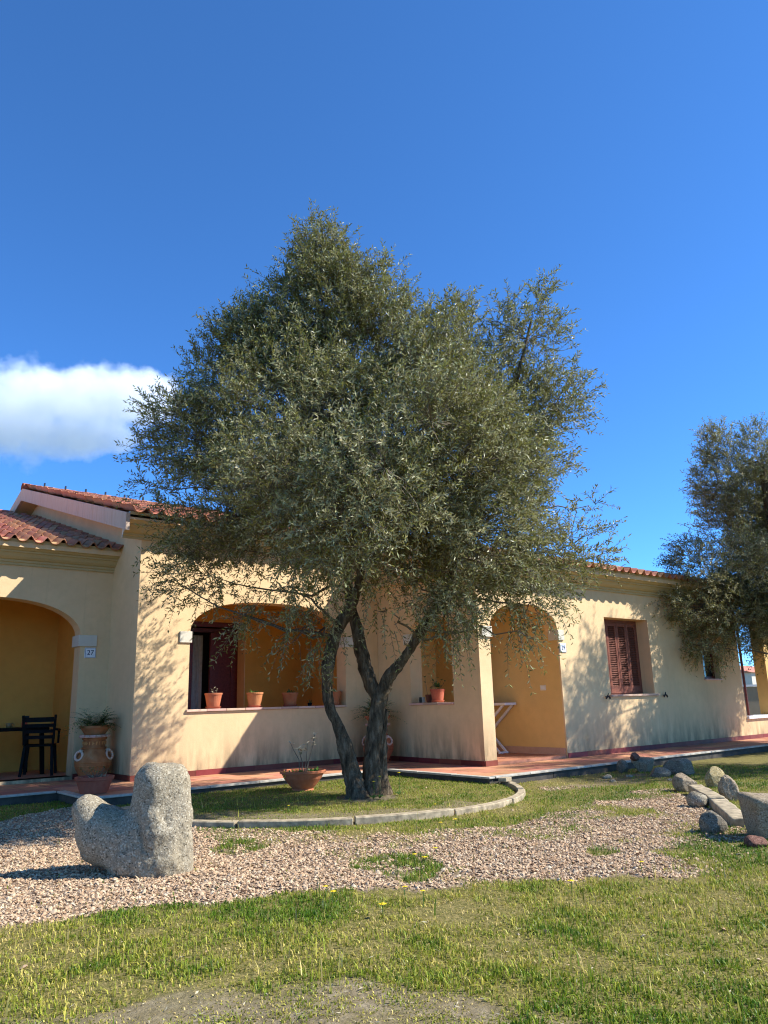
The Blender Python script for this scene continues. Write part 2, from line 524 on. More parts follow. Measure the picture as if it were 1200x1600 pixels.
def zones(P):
    """gravel, lawn, dirt weights 0..1 for ground points"""
    P = np.asarray(P, float)[:, :2]
    J = P + 0.10 * np.column_stack([fbm(P, 2.6, 3, 3), fbm(P, 2.6, 9, 3)]) + 0.05 * np.column_stack([vnoise(P, 14, 5), vnoise(P, 14, 6)])
    n = fbm(P, 1.7, 21, 3)
    gr = inside(GRAVEL, J).astype(float)
    for s in SPARSE:
        gr = np.maximum(gr, np.where(inside(s, J), np.clip(.45 + 1.3 * n, 0, 1), 0))
    K = P + 0.16 * np.column_stack([fbm(P, 4.0, 13, 3), fbm(P, 4.0, 19, 3)])
    wgt = np.clip((P[:, 0] + 1.4) / 1.5, 0, 1)
    gr = gr * (1 - np.clip((fbm(P, 1.5, 27, 4) - .09) * 4.5, 0, .95) * wgt)
    for t in TUFTS: gr = np.where(inside(t, K), np.clip(.15 + 1.2 * vnoise(P, 9, 23), 0, .8), gr)
    bed = np.hypot(P[:, 0] - BED_C[0], P[:, 1] - BED_C[1]) < BED_R
    gr = np.where(bed, 0, gr)
    K2 = P + 0.30 * np.column_stack([fbm(P, 1.6, 113, 4), fbm(P, 1.6, 119, 4)])
    d = inside(DIRT, K2) * np.clip(.42 + 1.2 * fbm(P, 2.4, 121, 4), .05, 1)
    bn = fbm(P, 2.1, 33, 3)
    edge = np.hypot(P[:, 0] - BED_C[0], P[:, 1] - BED_C[1])
    d = np.where(bed & (P[:, 0] < 1.9) & (P[:, 1] < -3.3) & (edge + .35 * bn > 1.75), .4, d)
    d = np.where(bed & (np.hypot(P[:, 0] - 1.4, P[:, 1] + 3.6) < .35), .7, d)
    lawn = np.clip(1 - gr - d, 0, 1)
    return gr, lawn, d


def ground_z(P):
    P = np.asarray(P, float)[:, :2]
    z = G0 + .018 * fbm(P, .9, 71, 3) + .008 * fbm(P, 6, 72, 2)
    r = np.hypot(P[:, 0] - BED_C[0], P[:, 1] - BED_C[1])
    z = z + .04 * np.clip((BED_R + .02 - r) / .12, 0, 1)
    far = np.hypot(P[:, 0], P[:, 1])
    return z - np.clip((far - 60) / 100, 0, 1) * .5


def axis(lo, f0, f1, hi, st):
    a = list(np.arange(f0, f1 + 1e-6, st)); s = st; x = f1
    while x < hi: s *= 1.35; x += s; a.append(x)
    s = st; x = f0
    while x > lo: s *= 1.35; x -= s; a.insert(0, x)
    return np.array(a)


gx = axis(-900, -4.2, 8.4, 1200, .07); gy = axis(-500, -9.8, -.6, 1200, .07)
GX, GY = np.meshgrid(gx, gy); GP = np.column_stack([GX.ravel(), GY.ravel()])
gz = ground_z(GP); nx_, ny_ = len(gx), len(gy)
idx = np.arange(nx_ * ny_).reshape(ny_, nx_)
a_, b_, c_, d_ = idx[:-1, :-1].ravel(), idx[:-1, 1:].ravel(), idx[1:, 1:].ravel(), idx[1:, :-1].ravel()
gme = mesh_tris('ground', np.column_stack([GP, gz]), np.vstack([np.column_stack([a_, b_, c_]), np.column_stack([a_, c_, d_])]), True)
zg, zl, zd = zones(GP)
ca = gme.color_attributes.new("zone", 'FLOAT_COLOR', 'POINT')
ca.data.foreach_set("color", np.column_stack([zg, zl, zd, np.ones(len(zg))]).astype(np.float32).ravel())
ground = ob('ground', gme, M['ground']); tag(ground, 'ground of pink gravel, lawn and bare soil in front of the house', kind='structure')

# far hills, seen through the gap beside the house
hv, hf = [], []
for i in range(60):
    az = math.radians(40 + i * 1.1)
    hgt = 7 + 5.0 * (math.sin(i * .31) + .6 * math.sin(i * .83 + 1)) + 2.5
    for (r, z) in ((300, -2), (345, hgt * .55), (400, hgt), (520, -2)):
        hv.append((r * math.sin(az), r * math.cos(az) - 11, z))
for i in range(59):
    for k in range(3):
        hf.append((i * 4 + k, i * 4 + 4 + k, i * 4 + 5 + k, i * 4 + 1 + k))
hill = ob('hills', mesh_from('hills', hv, hf, True), simple('far_scrub', (.05, .065, .045), .95, .05, .5, .0))
tag(hill, 'low dark scrub hills far beyond the gap', kind='structure')

# ================================================================== terrace
terrace = empty('terrace', (0, 0, 0), 'terracotta tiled terrace running along the house fronts', kind='structure')
slab = MB()
for (x0, x1, y0, y1) in ((-4.6, 0.15, -.42, 1.3), (-1.08, 4.6, -1.56, -.42), (.15, 4.6, -.42, .15), (3.32, 4.6, -3.70, -1.56), (4.6, 15.5, -3.70, -2.4)):
    slab.box(x0 + .012, x1, y0 + .012, y1, -.5, -.016)
slab.build('slab', M['riser'], terrace)
tile_me = None


def tile_at(cx, cy, sx, sy):
    global tile_me
    if tile_me is None:
        m = MB(); m.box(-.5, .5, -.5, .5, -.014, 0.0)
        tile_me = mesh_from('tile', m.v, m.f)
        tile_me.materials.append(M['floortile'])
    o = bpy.data.objects.new('tile', tile_me); link(o, terrace)
    o.location = (cx, cy, random.uniform(-.0015, .0015)); o.scale = (sx, sy, 1)
    o.rotation_euler = (random.uniform(-.002, .002), random.uniform(-.002, .002), 0)


def tile_field(x0, x1, y0, y1, s=.335):
    nx = max(1, round((x1 - x0) / s)); ny = max(1, round((y1 - y0) / s))
    dx = (x1 - x0) / nx; dy = (y1 - y0) / ny
    for i in range(nx):
        for j in range(ny):
            tile_at(x0 + (i + .5) * dx, y0 + (j + .5) * dy, dx - .009, dy - .009)


EW = .11    # width of the pale edge stones
tile_field(-3.4, -EW * 0 - .003, -.42 + EW, 1.127)
tile_field(-1.08 + EW, 4.45, -1.56 + EW, -.42 + EW)
tile_field(.003, 4.45, -.42 + EW, -.003)
tile_field(3.32 + EW, 4.45, -3.70 + EW, -1.56 + EW)
tile_field(4.45, 14.6, -3.70 + EW, -2.535)


def edge_run(p, q, s=.66):
    p = Vector(p); q = Vector(q); L = (q - p).length; n = max(1, round(L / s)); d = (q - p) / n
    for i in range(n):
        m = MB(); a = p + d * (i + .004); b = p + d * (i + .996)
        x0, x1 = sorted((a.x, b.x)); y0, y1 = sorted((a.y, b.y))
        if x1 - x0 < y1 - y0: x0 -= 0; x1 = x0 + EW - .004
        else: y1 = y0 + EW - .004
        m.box(x0, x1, y0, y1, -.022, .004 + random.uniform(-.002, .002))
        m.build('edge_stone', M['stonewhite'], terrace, bevel=.004)


edge_run((-4.6, -.44, 0), (-1.10, -.44, 0)); edge_run((-1.10, -1.58, 0), (-1.10, -.45, 0))
edge_run((-.98, -1.58, 0), (3.30, -1.58, 0)); edge_run((3.30, -3.72, 0), (3.30, -1.6, 0)); edge_run((3.42, -3.72, 0), (15.5, -3.72, 0))

# ================================================================== houses
def arch_top(s0, s1, zs, zc, n=22, e=2.7):
    pts = []
    for i in range(n + 1):
        u = -math.cos(math.pi * i / n)
        pts.append((s0 + (s1 - s0) * (u + 1) / 2, zs + (zc - zs) * (1 - abs(u) ** e) ** (1 / 2.0)))
    return pts


def wall(name, mat, parent, org, ux, un, L, z0, z1, t, openings=(), ztop=None, extra=()):
    """upright wall: org = outer face start, ux along, un outward normal; openings = (s0, s1, zlow, top polyline)"""
    org = Vector(org); ux = Vector(ux); un = Vector(un)
    def P(s, z, d): return tuple(org + ux * s + Vector((0, 0, z)) - un * d)
    zt = ztop or (lambda s: z1)
    cuts = {0.0, float(L)} | set(extra)
    for (s0, s1, zl, top) in openings:
        cuts |= {s for s, _ in top} | {s0, s1}
    cuts = sorted(cuts); m = MB()
    def quad(a, b, c, d):
        m.quad(a, b, c, d)
    for i in range(len(cuts) - 1):
        a, b = cuts[i], cuts[i + 1]; mid = (a + b) / 2; segs = [((z0, z0), (zt(a), zt(b)))]
        for (s0, s1, zl, top) in openings:
            if s0 < mid < s1:
                def tz(s):
                    for k in range(len(top) - 1):
                        if top[k][0] - 1e-9 <= s <= top[k + 1][0] + 1e-9:
                            w = (s - top[k][0]) / max(1e-9, top[k + 1][0] - top[k][0])
                            return top[k][1] * (1 - w) + top[k + 1][1] * w
                segs = []
                if zl > z0 + 1e-6: segs.append(((z0, z0), (zl, zl)))
                segs.append(((tz(a), tz(b)), (zt(a), zt(b))))
        for (la, lb), (ha, hb) in segs:
            quad(P(a, la, 0), P(b, lb, 0), P(b, hb, 0), P(a, ha, 0))
            quad(P(b, lb, t), P(a, la, t), P(a, ha, t), P(b, hb, t))
            quad(P(a, ha, 0), P(b, hb, 0), P(b, hb, t), P(a, ha, t))
    for (s0, s1, zl, top) in openings:
        for k in range(len(top) - 1):
            (a, za), (b, zb) = top[k], top[k + 1]
            quad(P(b, zb, 0), P(a, za, 0), P(a, za, t), P(b, zb, t))
        quad(P(s0, zl, 0), P(s0, zl, t), P(s0, top[0][1], t), P(s0, top[0][1], 0))
        quad(P(s1, zl, t), P(s1, zl, 0), P(s1, top[-1][1], 0), P(s1, top[-1][1], t))
        if zl > z0 + 1e-6: quad(P(s0, zl, 0), P(s1, zl, 0), P(s1, zl, t), P(s0, zl, t))
    for s in (0.0, L):
        quad(P(s, z0, t), P(s, z0, 0), P(s, zt(s), 0), P(s, zt(s), t))
    me = mesh_from(name, m.v, m.f)
    bm = bmesh.new(); bm.from_mesh(me); bmesh.ops.remove_doubles(bm, verts=bm.verts, dist=1e-5)
    bmesh.ops.recalc_face_normals(bm, faces=bm.faces)
    bm.to_mesh(me); bm.free()
    return ob(name, me, mat, parent)


CORN = [(0.0, 0.0), (.030, 0.0), (.030, .035), (.052, .045), (.052, .075), (.085, .085), (.125, .115), (.150, .150), (.158, .165),
        (.190, .165), (.190, .190), (.225, .200), (.262, .235), (.270, .262), (.295, .262), (.295, .345), (0.0, .345)]


def cornice(parent, x0, x1, y, z, capmat=None):
    m = MB(); n = len(CORN)
    A = [(x0, y - d, z + h) for d, h in CORN]; B = [(x1, y - d, z + h) for d, h in CORN]
    for i in range(n - 1): m.quad(A[i], B[i], B[i + 1], A[i + 1])
    m.poly(B)
    c = m.build('cornice', M['cornice'], parent)
    e = MB(); e.poly([(x0 - .003, b, c_) for (_, b, c_) in A][::-1]); e.poly([(x0 + .001, b, c_) for (_, b, c_) in A])
    e.build('end_profile', M['trim'], c)
    return c


TP = .226; TL = .43
_tile = None


def roof_tile_mesh():
    global _tile
    if _tile: return _tile
    k = 10; V = []; F = []
    def prof(u): return .044 * math.cos(2 * math.pi * u) + .012 * math.cos(4 * math.pi * u)
    for (y, lift, th) in ((0, .030, 0), (TL, .006, 0), (0, .030, -.016), (.06, .028, -.016)):
        for i in range(k + 1):
            u = i / k; V.append(((u - .5) * TP, y, prof(u) + lift + th))
    n = k + 1
    for i in range(k):
        F.append((i, i + 1, n + i + 1, n + i)); F.append((2 * n + i, 2 * n + i + 1, i + 1, i)); F.append((3 * n + i, 3 * n + i + 1, 2 * n + i + 1, 2 * n + i))
    _tile = mesh_from('roof_tile', V, F, True)
    _tile.materials.append(M['rooftile'])
    return _tile


def tile_roof(roof, x0, x1, ye, ze, slope, rows, step, rest_to=None):
    """individual tiles in rows from the eave up; the rest joined into one field"""
    me = roof_tile_mesh(); ang = math.atan(slope); ca_, sa_ = math.cos(ang), math.sin(ang)
    n = int(round((x1 - x0) / TP)); p = (x1 - x0) / n
    for r in range(rows):
        for c in range(n):
            o = bpy.data.objects.new('roof_tile', me); link(o, roof)
            j = random.uniform(-.008, .008)
            o.location = (x0 + (c + .5) * p + random.uniform(-.003, .003), ye + ca_ * (r * step + j), ze + sa_ * (r * step + j) + random.uniform(-.003, .003))
            o.rotation_euler = (ang + random.uniform(-.012, .012), random.uniform(-.012, .012), random.uniform(-.012, .012)); o.scale = (p / TP, step / (TL - .06), 1)
    if rest_to:
        base = np.array([v.co[:] for v in me.vertices]); fs = [tuple(f.vertices) for f in me.polygons]
        V = []; F = []; r = rows; R = np.array([[1, 0, 0], [0, ca_, -sa_], [0, sa_, ca_]])
        while ye + ca_ * r * step < rest_to:
            for c in range(n):
                q = (base * [p / TP, step / (TL - .06), 1]) @ R.T + [x0 + (c + .5) * p, ye + ca_ * r * step, ze + sa_ * r * step]
                k = len(V); V += [tuple(v) for v in q]; F += [tuple(i + k for i in f) for f in fs]
            r += 1
        o = ob('roof_tile_field', mesh_from('roof_tile_field', V, F, True), M['rooftile'], roof); o["kind"] = "stuff"


def deck(parent, x0, x1, y0, y1, z0, slope, th=.09, name='roof_deck', mat=None):
    m = MB(); z1 = z0 + slope * (y1 - y0); n = 0
    m.v += [(x0, y0, z0 - th), (x1, y0, z0 - th), (x1, y1, z1 - th), (x0, y1, z1 - th), (x0, y0, z0), (x1, y0, z0), (x1, y1, z1), (x0, y1, z1)]
    m.f += [(0, 3, 2, 1), (4, 5, 6, 7), (0, 1, 5, 4), (1, 2, 6, 5), (2, 3, 7, 6), (3, 0, 4, 7)]
    return m.build(name, mat or M['gable'], parent)


def capital(parent, x0, x1, y0, y1, z0=1.93, z1=2.10):
    m = MB(); m.box(x0, x1, y0, y1, z0, z1); return m.build('capital', M['trim'], parent, bevel=.004)


def skirting(parent, p, q, nrm, s=.5):
    """dark red skirting tiles along a wall base from p to q (2D), thickness outwards"""
    p = Vector((p[0], p[1])); q = Vector((q[0], q[1])); n2 = Vector((nrm[0], nrm[1])); L = (q - p).length
    k = max(1, round(L / s)); d = (q - p) / k
    for i in range(k):
        a = p + d * (i + .004); b = p + d * (i + .996); c = b + n2 * .014; e = a - n2 * .02; c2 = b - n2 * .02; e2 = a + n2 * .014
        xs = [a.x, b.x, c.x, e.x]; ys = [a.y, b.y, c.y, e.y]
        m = MB(); m.box(min(xs), max(xs), min(ys), max(ys), .0005, .079 + random.uniform(-.0015, .0015))
        m.build('skirting_tile', M['skirt'], parent)


def text_mesh(txt, size, name):
    cu = bpy.data.curves.new(name, 'FONT'); cu.body = txt; cu.size = size; cu.extrude = .0015; cu.align_x = 'CENTER'; cu.align_y = 'CENTER'
    t = bpy.data.objects.new(name, cu); COL.objects.link(t)
    bpy.context.view_layer.update()
    me = bpy.data.meshes.new_from_object(t.evaluated_get(bpy.context.evaluated_depsgraph_get()))
    bpy.data.objects.remove(t); return me


def number_plate(parent, x, y, z, txt, w=.17, h=.155):
    m = MB(); m.box(x - w / 2, x + w / 2, y - .014, y, z - h / 2, z + h / 2)
    pl = m.build('number_plate', M['plate'], parent, bevel=.004)
    pl["label"] = 'white ceramic house number plate reading ' + txt
    fr = MB()
    for (a, b, c, d) in ((-.92, .92, .86, .9), (-.92, .92, -.9, -.86), (-.92, -.87, -.9, .9), (.87, .92, -.9, .9)):
        fr.box(x + a * w / 2, x + b * w / 2, y - .0155, y - .0135, z + c * h / 2, z + d * h / 2)
    fr.build('border', M['digit'], pl)
    me = text_mesh(txt, .105, 'digits'); o = ob('digits', me, M['digit'], pl)
    o.location = (x, y - .0155, z); o.rotation_euler = (math.pi / 2, 0, 0)


def sill_run(parent, p, q, w0, w1, z, axis_, s=.33):
    """clay sill tiles; axis_ 'x' or 'y' along the run, w0..w1 across"""
    L = q - p; k = max(1, round(L / s)); d = L / k
    for i in range(k):
        a = p + d * i + .002; b = p + d * (i + 1) - .002; m = MB(); zz = z + random.uniform(-.001, .001)
        if axis_ == 'x': m.box(a, b, w0, w1, zz - .035, zz)
        else: m.box(w0, w1, a, b, zz - .035, zz)
        m.build('sill_tile', M['sill'], parent, bevel=.004)


T = .27
# ---- house 27 (left, set back) ----------------------------------------------------------
hD = empty('house', (-1.9, 1.13, 0), 'cream house at the left edge with an arched porch and number 27 plate', 'house', 'houses in the row')
hD.location = (0, 0, 0)
YD = 1.13; D0, D1 = -3.34, -.44
DW = wall('front_wall', M['cream'], hD, (-6.0, YD, 0), (1, 0, 0), (0, -1, 0), 6.0, -.3, 3.16, T,
          [(D0 + 6, D1 + 6, .045, arch_top(D0 + 6, D1 + 6, 2.08, 2.62))])
capital(hD, D1 - .035, D1 + .24, YD - .03, YD + T + .03)
capital(hD, D0 - .27, D0 + .035, YD - .03, YD + T + .03)
number_plate(hD, -.285, YD - .001, 1.835, '27')
skirting(hD, (D1 + .01, YD), (-.016, YD), (0, -1))
# porch of 27
m = MB(); m.box(-4.6, -.28, YD + .004, 3.0, -.3, .045); st = m.build('porch_floor', M['floortile'], hD)
m = MB(); m.box(-4.6, -.02, 2.97, 3.2, .045, 3.0); m.build('porch_back_wall', M['ochre'], hD)
m = MB(); m.box(-.25, -.02, YD + T, 2.97, .0, 3.0); m.build('porch_side_wall', M['ochre'], hD)
m = MB(); m.box(-4.8, -4.6, YD + T, 3.2, .0, 3.0); m.build('porch_side_wall', M['ochre'], hD)
m = MB(); m.box(-4.8, -.02, YD + T - .02, 3.2, 2.82, 2.9); m.build('porch_ceiling', M['ochre'], hD)
cornice(hD, -6.0, -.001, YD, 3.095)
rD = deck(hD, -6.0, -.002, .83, 6.65, 3.388, .30, .07, 'roof', M['cream'])
tile_roof(rD, -3.4, -.004, .755, 3.405, .30, 16, .365)
m = MB(); m.box(-6, -.002, 6.3, 12, 3.0, 5.05); m.build('rear_wall', M['cream'], hD)
for i in range(9):
    mm = MB(); x0 = -.02 - i * .40
    pr = [(math.cos(t) * .11, math.sin(t) * .11) for t in np.linspace(-.1, math.pi + .1, 9)]
    for k in range(8):
        mm.quad((x0, 6.62 + pr[k][0], 5.13 + pr[k][1]), (x0 - .42, 6.62 + pr[k][0] * .9, 5.14 + pr[k][1] * .9), (x0 - .42, 6.62 + pr[k + 1][0] * .9, 5.14 + pr[k + 1][1] * .9), (x0, 6.62 + pr[k + 1][0], 5.13 + pr[k + 1][1]))
    mm.build('ridge_tile', M['rooftile'], rD, smooth=True)

# ---- middle house (arched loggia) ---------------------------------------------------------
hA = empty('house', (0, 0, 0), 'middle cream house with wide arched loggia and flower pots on its parapet', 'house', 'houses in the row')
A0, A1 = .827, 3.735; HS = .945
XR = 4.35         # where the right-hand roof starts
ra = .293; zeA = 3.735
zdA = lambda y: zeA - .02 + ra * (y + .36)
wall('front_wall', M['cream'], hA, (0, 0, 0), (1, 0, 0), (0, -1, 0), 4.452, -.3, 3.70, T,
     [(A0, A1, HS - .035, arch_top(A0, A1, 2.10, 2.61))])
# gable side wall (faces left)
yr = 5.96
wall('gable_wall', M['cream'], hA, (0, 12, 0), (0, -1, 0), (-1, 0, 0), 12 - T, -.3, 3.6, .24,
     [], ztop=lambda s: zdA(yr) - .07 - ra * abs((12 - s) - yr), extra=(12 - yr,))
capital(hA, A0 - .17, A0 + .025, -.025, T + .02); capital(hA, A1 - .025, A1 + .17, -.025, T + .02)
skirting(hA, (0, 0), (4.43, 0), (0, -1)); skirting(hA, (0, 0.001), (0, 1.115), (-1, 0))
sill = MB(); sill.box(A0 + .002, A1 - .002, .01, T - .01, HS - .05, HS - .036); sl = sill.build('parapet_sill', M['cream'], hA)
sill_run(sl, A0 - .03, A1 + .0, -.035, T + .03, HS + .004, 'x')
# loggia interior
YB = 1.98; XS = 4.35
DX0, DX1, DZ = 1.45, 2.85, 2.40
wall('loggia_back_wall', M['ochre'], hA, (.24, YB, 0), (1, 0, 0), (0, -1, 0), XS - .24 + .08, -.3, 2.9, .32,
     [(DX0 - .24, DX1 - .24, .0, [(DX0 - .24, DZ), (DX1 - .24, DZ)])])
m = MB(); m.box(XS, XS + .08, T, YB, -.3, 2.9); m.build('loggia_side_wall', M['ochre'], hA)
m = MB(); m.box(.2, XS, T, YB, -.3, .0); m.build('loggia_floor', M['floortile'], hA)
m = MB(); m.box(.2, XS + .08, T - .02, YB + .4, 2.78, 2.86); m.build('loggia_ceiling', M['ochre'], hA)
m = MB(); m.box(.245, .26, T, YB, 0, 2.78); m.build('loggia_inner_wall', M['ochre'], hA)
m = MB(); m.box(DX0, DX1 - .0, YB - .004, YB + .31, DZ - .0, DZ + .09); m.build('door_lintel', M['doorwood'], hA)
rev = MB(); rev.box(DX1 - .012, DX1 + .0, YB - .003, YB + .30, 0, DZ); rev.build('door_reveal', M['cream'], hA)
# french door: frame, one leaf half open, curtain, dark room behind
dr = MB(); yd = YB + .27
dr.box(DX0, DX0 + .06, yd, yd + .07, 0, DZ); dr.box(DX1 - .075, DX1 - .013, yd, yd + .07, 0, DZ); dr.box(DX0 + .06, DX1 - .075, yd, yd + .07, DZ - .07, DZ)
door = dr.build('french_door', M['doorwood'], hA)
lf = MB(); a = Vector((DX1 - .08, yd + .01, 0)); b = Vector((DX1 - .60, yd - .02, 0))
for (t0, t1) in ((0, .16), (.86, 1)):
    lf.bar(a.lerp(b, (t0 + t1) / 2) + Vector((0, 0, .02)), a.lerp(b, (t0 + t1) / 2) + Vector((0, 0, DZ - .09)), (b - a).length * (t1 - t0), .045, up=(b - a).cross(Vector((0, 0, 1))))
for (z0, z1) in ((.02, .5), (DZ - .2, DZ - .09), (1.0, 1.1)):
    lf.bar(a.lerp(b, .1) + Vector((0, 0, (z0 + z1) / 2)), a.lerp(b, .9) + Vector((0, 0, (z0 + z1) / 2)), .04, z1 - z0)
lf.bar(a.lerp(b, .12) + Vector((0, 0, 1.3)), a.lerp(b, .88) + Vector((0, 0, 1.3)), .012, DZ - .3)
lf.build('leaf', M['doorwood'], door)
lf = MB(); lf.bar((DX0 + .1, yd + .03, 1.2), (DX0 + .22, yd + .03, 1.2), .045, DZ - .1); lf.build('leaf', M['doorwood'], door)
lf = MB(); lf.bar((DX0 + .40, yd + .02, 1.2), (DX0 + .47, yd + .02, 1.2), .05, DZ - .1); lf.build('leaf', M['doorwood'], door)
cu = MB()
for i in range(14):
    x0 = DX0 + .50 + i * .017; x1 = x0 + .017; y0 = yd + .16 + .02 * math.sin(i * 1.3); y1 = yd + .16 + .02 * math.sin((i + 1) * 1.3)
    cu.quad((x0, y0, .05), (x1, y1, .05), (x1, y1, DZ - .12), (x0, y0, DZ - .12))
cu.build('curtain', M['curtain'], door, smooth=True)
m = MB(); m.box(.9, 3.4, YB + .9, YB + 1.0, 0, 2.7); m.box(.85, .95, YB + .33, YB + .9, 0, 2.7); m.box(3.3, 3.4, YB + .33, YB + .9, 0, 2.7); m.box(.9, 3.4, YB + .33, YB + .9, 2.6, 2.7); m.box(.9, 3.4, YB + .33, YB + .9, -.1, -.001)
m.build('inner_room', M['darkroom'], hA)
cornice(hA, -.3, XR - .02, 0, 3.435)
rA_ = deck(hA, -.3, XR + .1, -.295, yr, zdA(-.295), ra, .07, 'roof', M['gable'])
deck(hA, -.3, XR + .1, yr, 12.2, zdA(yr), -ra, .07, 'rear_roof', M['gable'])
tile_roof(rA_, -.32, XR + .1, -.40, zeA + .032, ra, 14, .475)
fa = MB()
for (ya, yb) in ((-.30, yr), (yr, 12.2)):
    za, zb = zdA(yr) + .02 - ra * abs(ya - yr), zdA(yr) + .02 - ra * abs(yb - yr)
    fa.v += [(-.36, ya, za - .26), (-.36, yb, zb - .26), (-.36, yb, zb), (-.36, ya, za), (-.302, ya, za - .26), (-.302, yb, zb - .26), (-.302, yb, zb), (-.302, ya, za)]
    n = len(fa.v) - 8; fa.f += [tuple(n + i for i in q) for q in ((0, 3, 2, 1), (4, 5, 6, 7), (0, 1, 5, 4), (1, 2, 6, 5), (2, 3, 7, 6), (3, 0, 4, 7))]
fa.build('gable_fascia', M['fascia'], hA)
m = MB()
for (ya, yb) in ((-.0, yr), (yr, 12.2)):
    za, zb = zdA(yr) - .235 - ra * abs(ya - yr), zdA(yr) - .235 - ra * abs(yb - yr)
    m.quad((-.303, ya, za), (-.303, yb, zb), (-.0, yb, zb), (-.0, ya, za))
m.build('gable_soffit', M['gable'], hA)


def ridge(roof, x0, x1, y, z, n):
    s = (x1 - x0) / n
    for i in range(n):
        mm = MB(); xa = x0 + i * s; xb = xa + s + .03
        pr = [(math.cos(t), math.sin(t)) for t in np.linspace(-.15, math.pi + .15, 11)]
        for k in range(10):
            mm.quad((xa, y + pr[k][0] * .125, z + pr[k][1] * .115), (xb, y + pr[k][0] * .105, z + pr[k][1] * .095), (xb, y + pr[k + 1][0] * .105, z + pr[k + 1][1] * .095), (xa, y + pr[k + 1][0] * .125, z + pr[k + 1][1] * .115))
        t = mm.build('ridge_tile', M['rooftile'], roof, smooth=True)
        if i:
            c = MB(); c.box(xa - .012, xa + .012, y - .05, y + .01, z + .10, z + .175); c.build('ridge_clip', M['iron'], roof)


ridge(rA_, -.36, XR + .1, yr, zdA(yr) + .03, 11)

# ---- right house (projecting, arched porch, shuttered window) ------------------------------
hB = empty('house', (0, 0, 0), 'right cream house projecting forward with shuttered window and arched porch', 'house', 'houses in the row')
LC, YBf = 4.4544, -2.532; XE = 12.55
P0, P1 = 4.716, 6.402
W0, W1, WZ0, WZ1 = 7.754, 9.143, .995, 2.386
V0, V1, VZ0, VZ1 = 11.02, 11.66, 1.265, 1.95
HB = 3.10
wall('front_wall', M['cream'], hB, (LC, YBf, 0), (1, 0, 0), (0, -1, 0), XE - LC, -.3, HB, T,
     [(P0 - LC, P1 - LC, .0, arch_top(P0 - LC, P1 - LC, 2.06, 2.50, e=2.4)), (W0 - LC, W1 - LC, WZ0, [(W0 - LC, WZ1), (W1 - LC, WZ1)]),
      (V0 - LC, V1 - LC, VZ0, [(V0 - LC, VZ1), (V1 - LC, VZ1)])])
C0, C1 = .88, 1.92      # opening in the side wall, measured as -y
wall('side_wall', M['cream'], hB, (LC, -.0005, 0), (0, -1, 0), (-1, 0, 0), 2.531 - T, -.3, 3.05, T - .012,
     [(C0, C1, HS - .035, arch_top(C0, C1, 2.02, 2.38, e=2.4))], ztop=lambda s: 3.12 + .25 * (2.531 - s))
wall('end_wall', M['cream'], hB, (XE, YBf + T, 0), (0, 1, 0), (1, 0, 0), 6, -.3, 3.1, .24)
capital(hB, P0 - .20, P0 + .03, YBf - .03, YBf + .14); capital(hB, P1 - .03, P1 + .13, YBf - .03, YBf + .2)
capital(hB, LC - .03, LC + .2, -C0 - .03, -C0 + .13)
number_plate(hB, P1 + .095, YBf - .001, 1.80, '29')
skirting(hB, (P1 + .01, YBf), (XE, YBf), (0, -1)); skirting(hB, (LC, YBf), (P0, YBf), (0, -1)); skirting(hB, (LC, YBf), (LC, -.02), (-1, 0)); skirting(hB, (P0, YBf), (P0, YBf + .26), (1, 0))
sill = MB(); sill.box(LC + .01, LC + T - .03, -C1 + .002, -C0 - .002, HS - .05, HS - .036); sl = sill.build('parapet_sill', M['cream'], hB)
sill_run(sl, -C1 - .0, -C0 + .03, LC - .035, LC + T + .02, HS + .004, 'y')
m = MB(); m.box(P1, P1 + .2, YBf + T, .6, 0, 2.85); m.build('porch_side_wall', M['ochre2'], hB)
m = MB(); m.box(P1 - .003, P1 - .0, YBf + .03, YBf + T - .0, .075, 2.0); m.build('porch_jamb', M['ochre2'], hB)
m = MB(); m.box(P1 - .012, P1 - .0035, YBf + .03, .6, .045, .16); m.build('porch_skirting', M['sill'], hB)
m = MB(); m.box(4.6, P1 + .2, .6, .8, 0, 2.85); m.build('porch_back_wall', M['ochre2'], hB)
m = MB(); m.box(4.45 + T, P1 + .1, YBf + .02, .6, -.3, .045); m.build('porch_floor', M['floortile'], hB)
m = MB(); m.box(4.6, P1 + .2, YBf + T - .02, .8, 2.72, 2.80); m.build('porch_ceiling', M['ochre2'], hB)
m = MB(); m.box(LC + T - .008, LC + T, -C0, .6, 0.05, 2.72); m.box(LC + T - .008, LC + T, YBf + T, -C1, 0.05, 2.72); m.box(LC + T - .008, LC + T, -C1, -C0, 0.05, HS - .04); m.build('porch_inner_wall', M['ochre2'], hB)
m = MB(); m.box(P1 - .012, P1 - .0005, -2.18, -2.06, 1.10, 1.19); so = m.build('light_switch', M['socket'], hB, bevel=.003)
m = MB(); m.box(P1 - .015, P1 - .0125, -2.155, -2.125, 1.12, 1.17); m.box(P1 - .015, P1 - .0125, -2.115, -2.085, 1.12, 1.17); m.build('rocker', M['white'], so)
cornice(hB, XR + .0, XE + .25, YBf, 2.862)
sB = .25; zeB = 3.165
zdB = lambda y: zeB - .02 + sB * (y + 2.892)
rB = deck(hB, XR, XE + .25, -2.83, 5.9, zdB(-2.83), sB, .07, 'roof', M['cream'])
tile_roof(rB, XR - .01, XE + .27, -2.932, zeB + .03, sB, 4, .365, 5.8)
deck(hB, XR, XE + .25, 5.9, 13, zdB(5.9), -sB, .07, 'rear_roof', M['cream'])
fa = MB(); za, zb = zdB(-2.86) + .02, zdB(.5) + .02
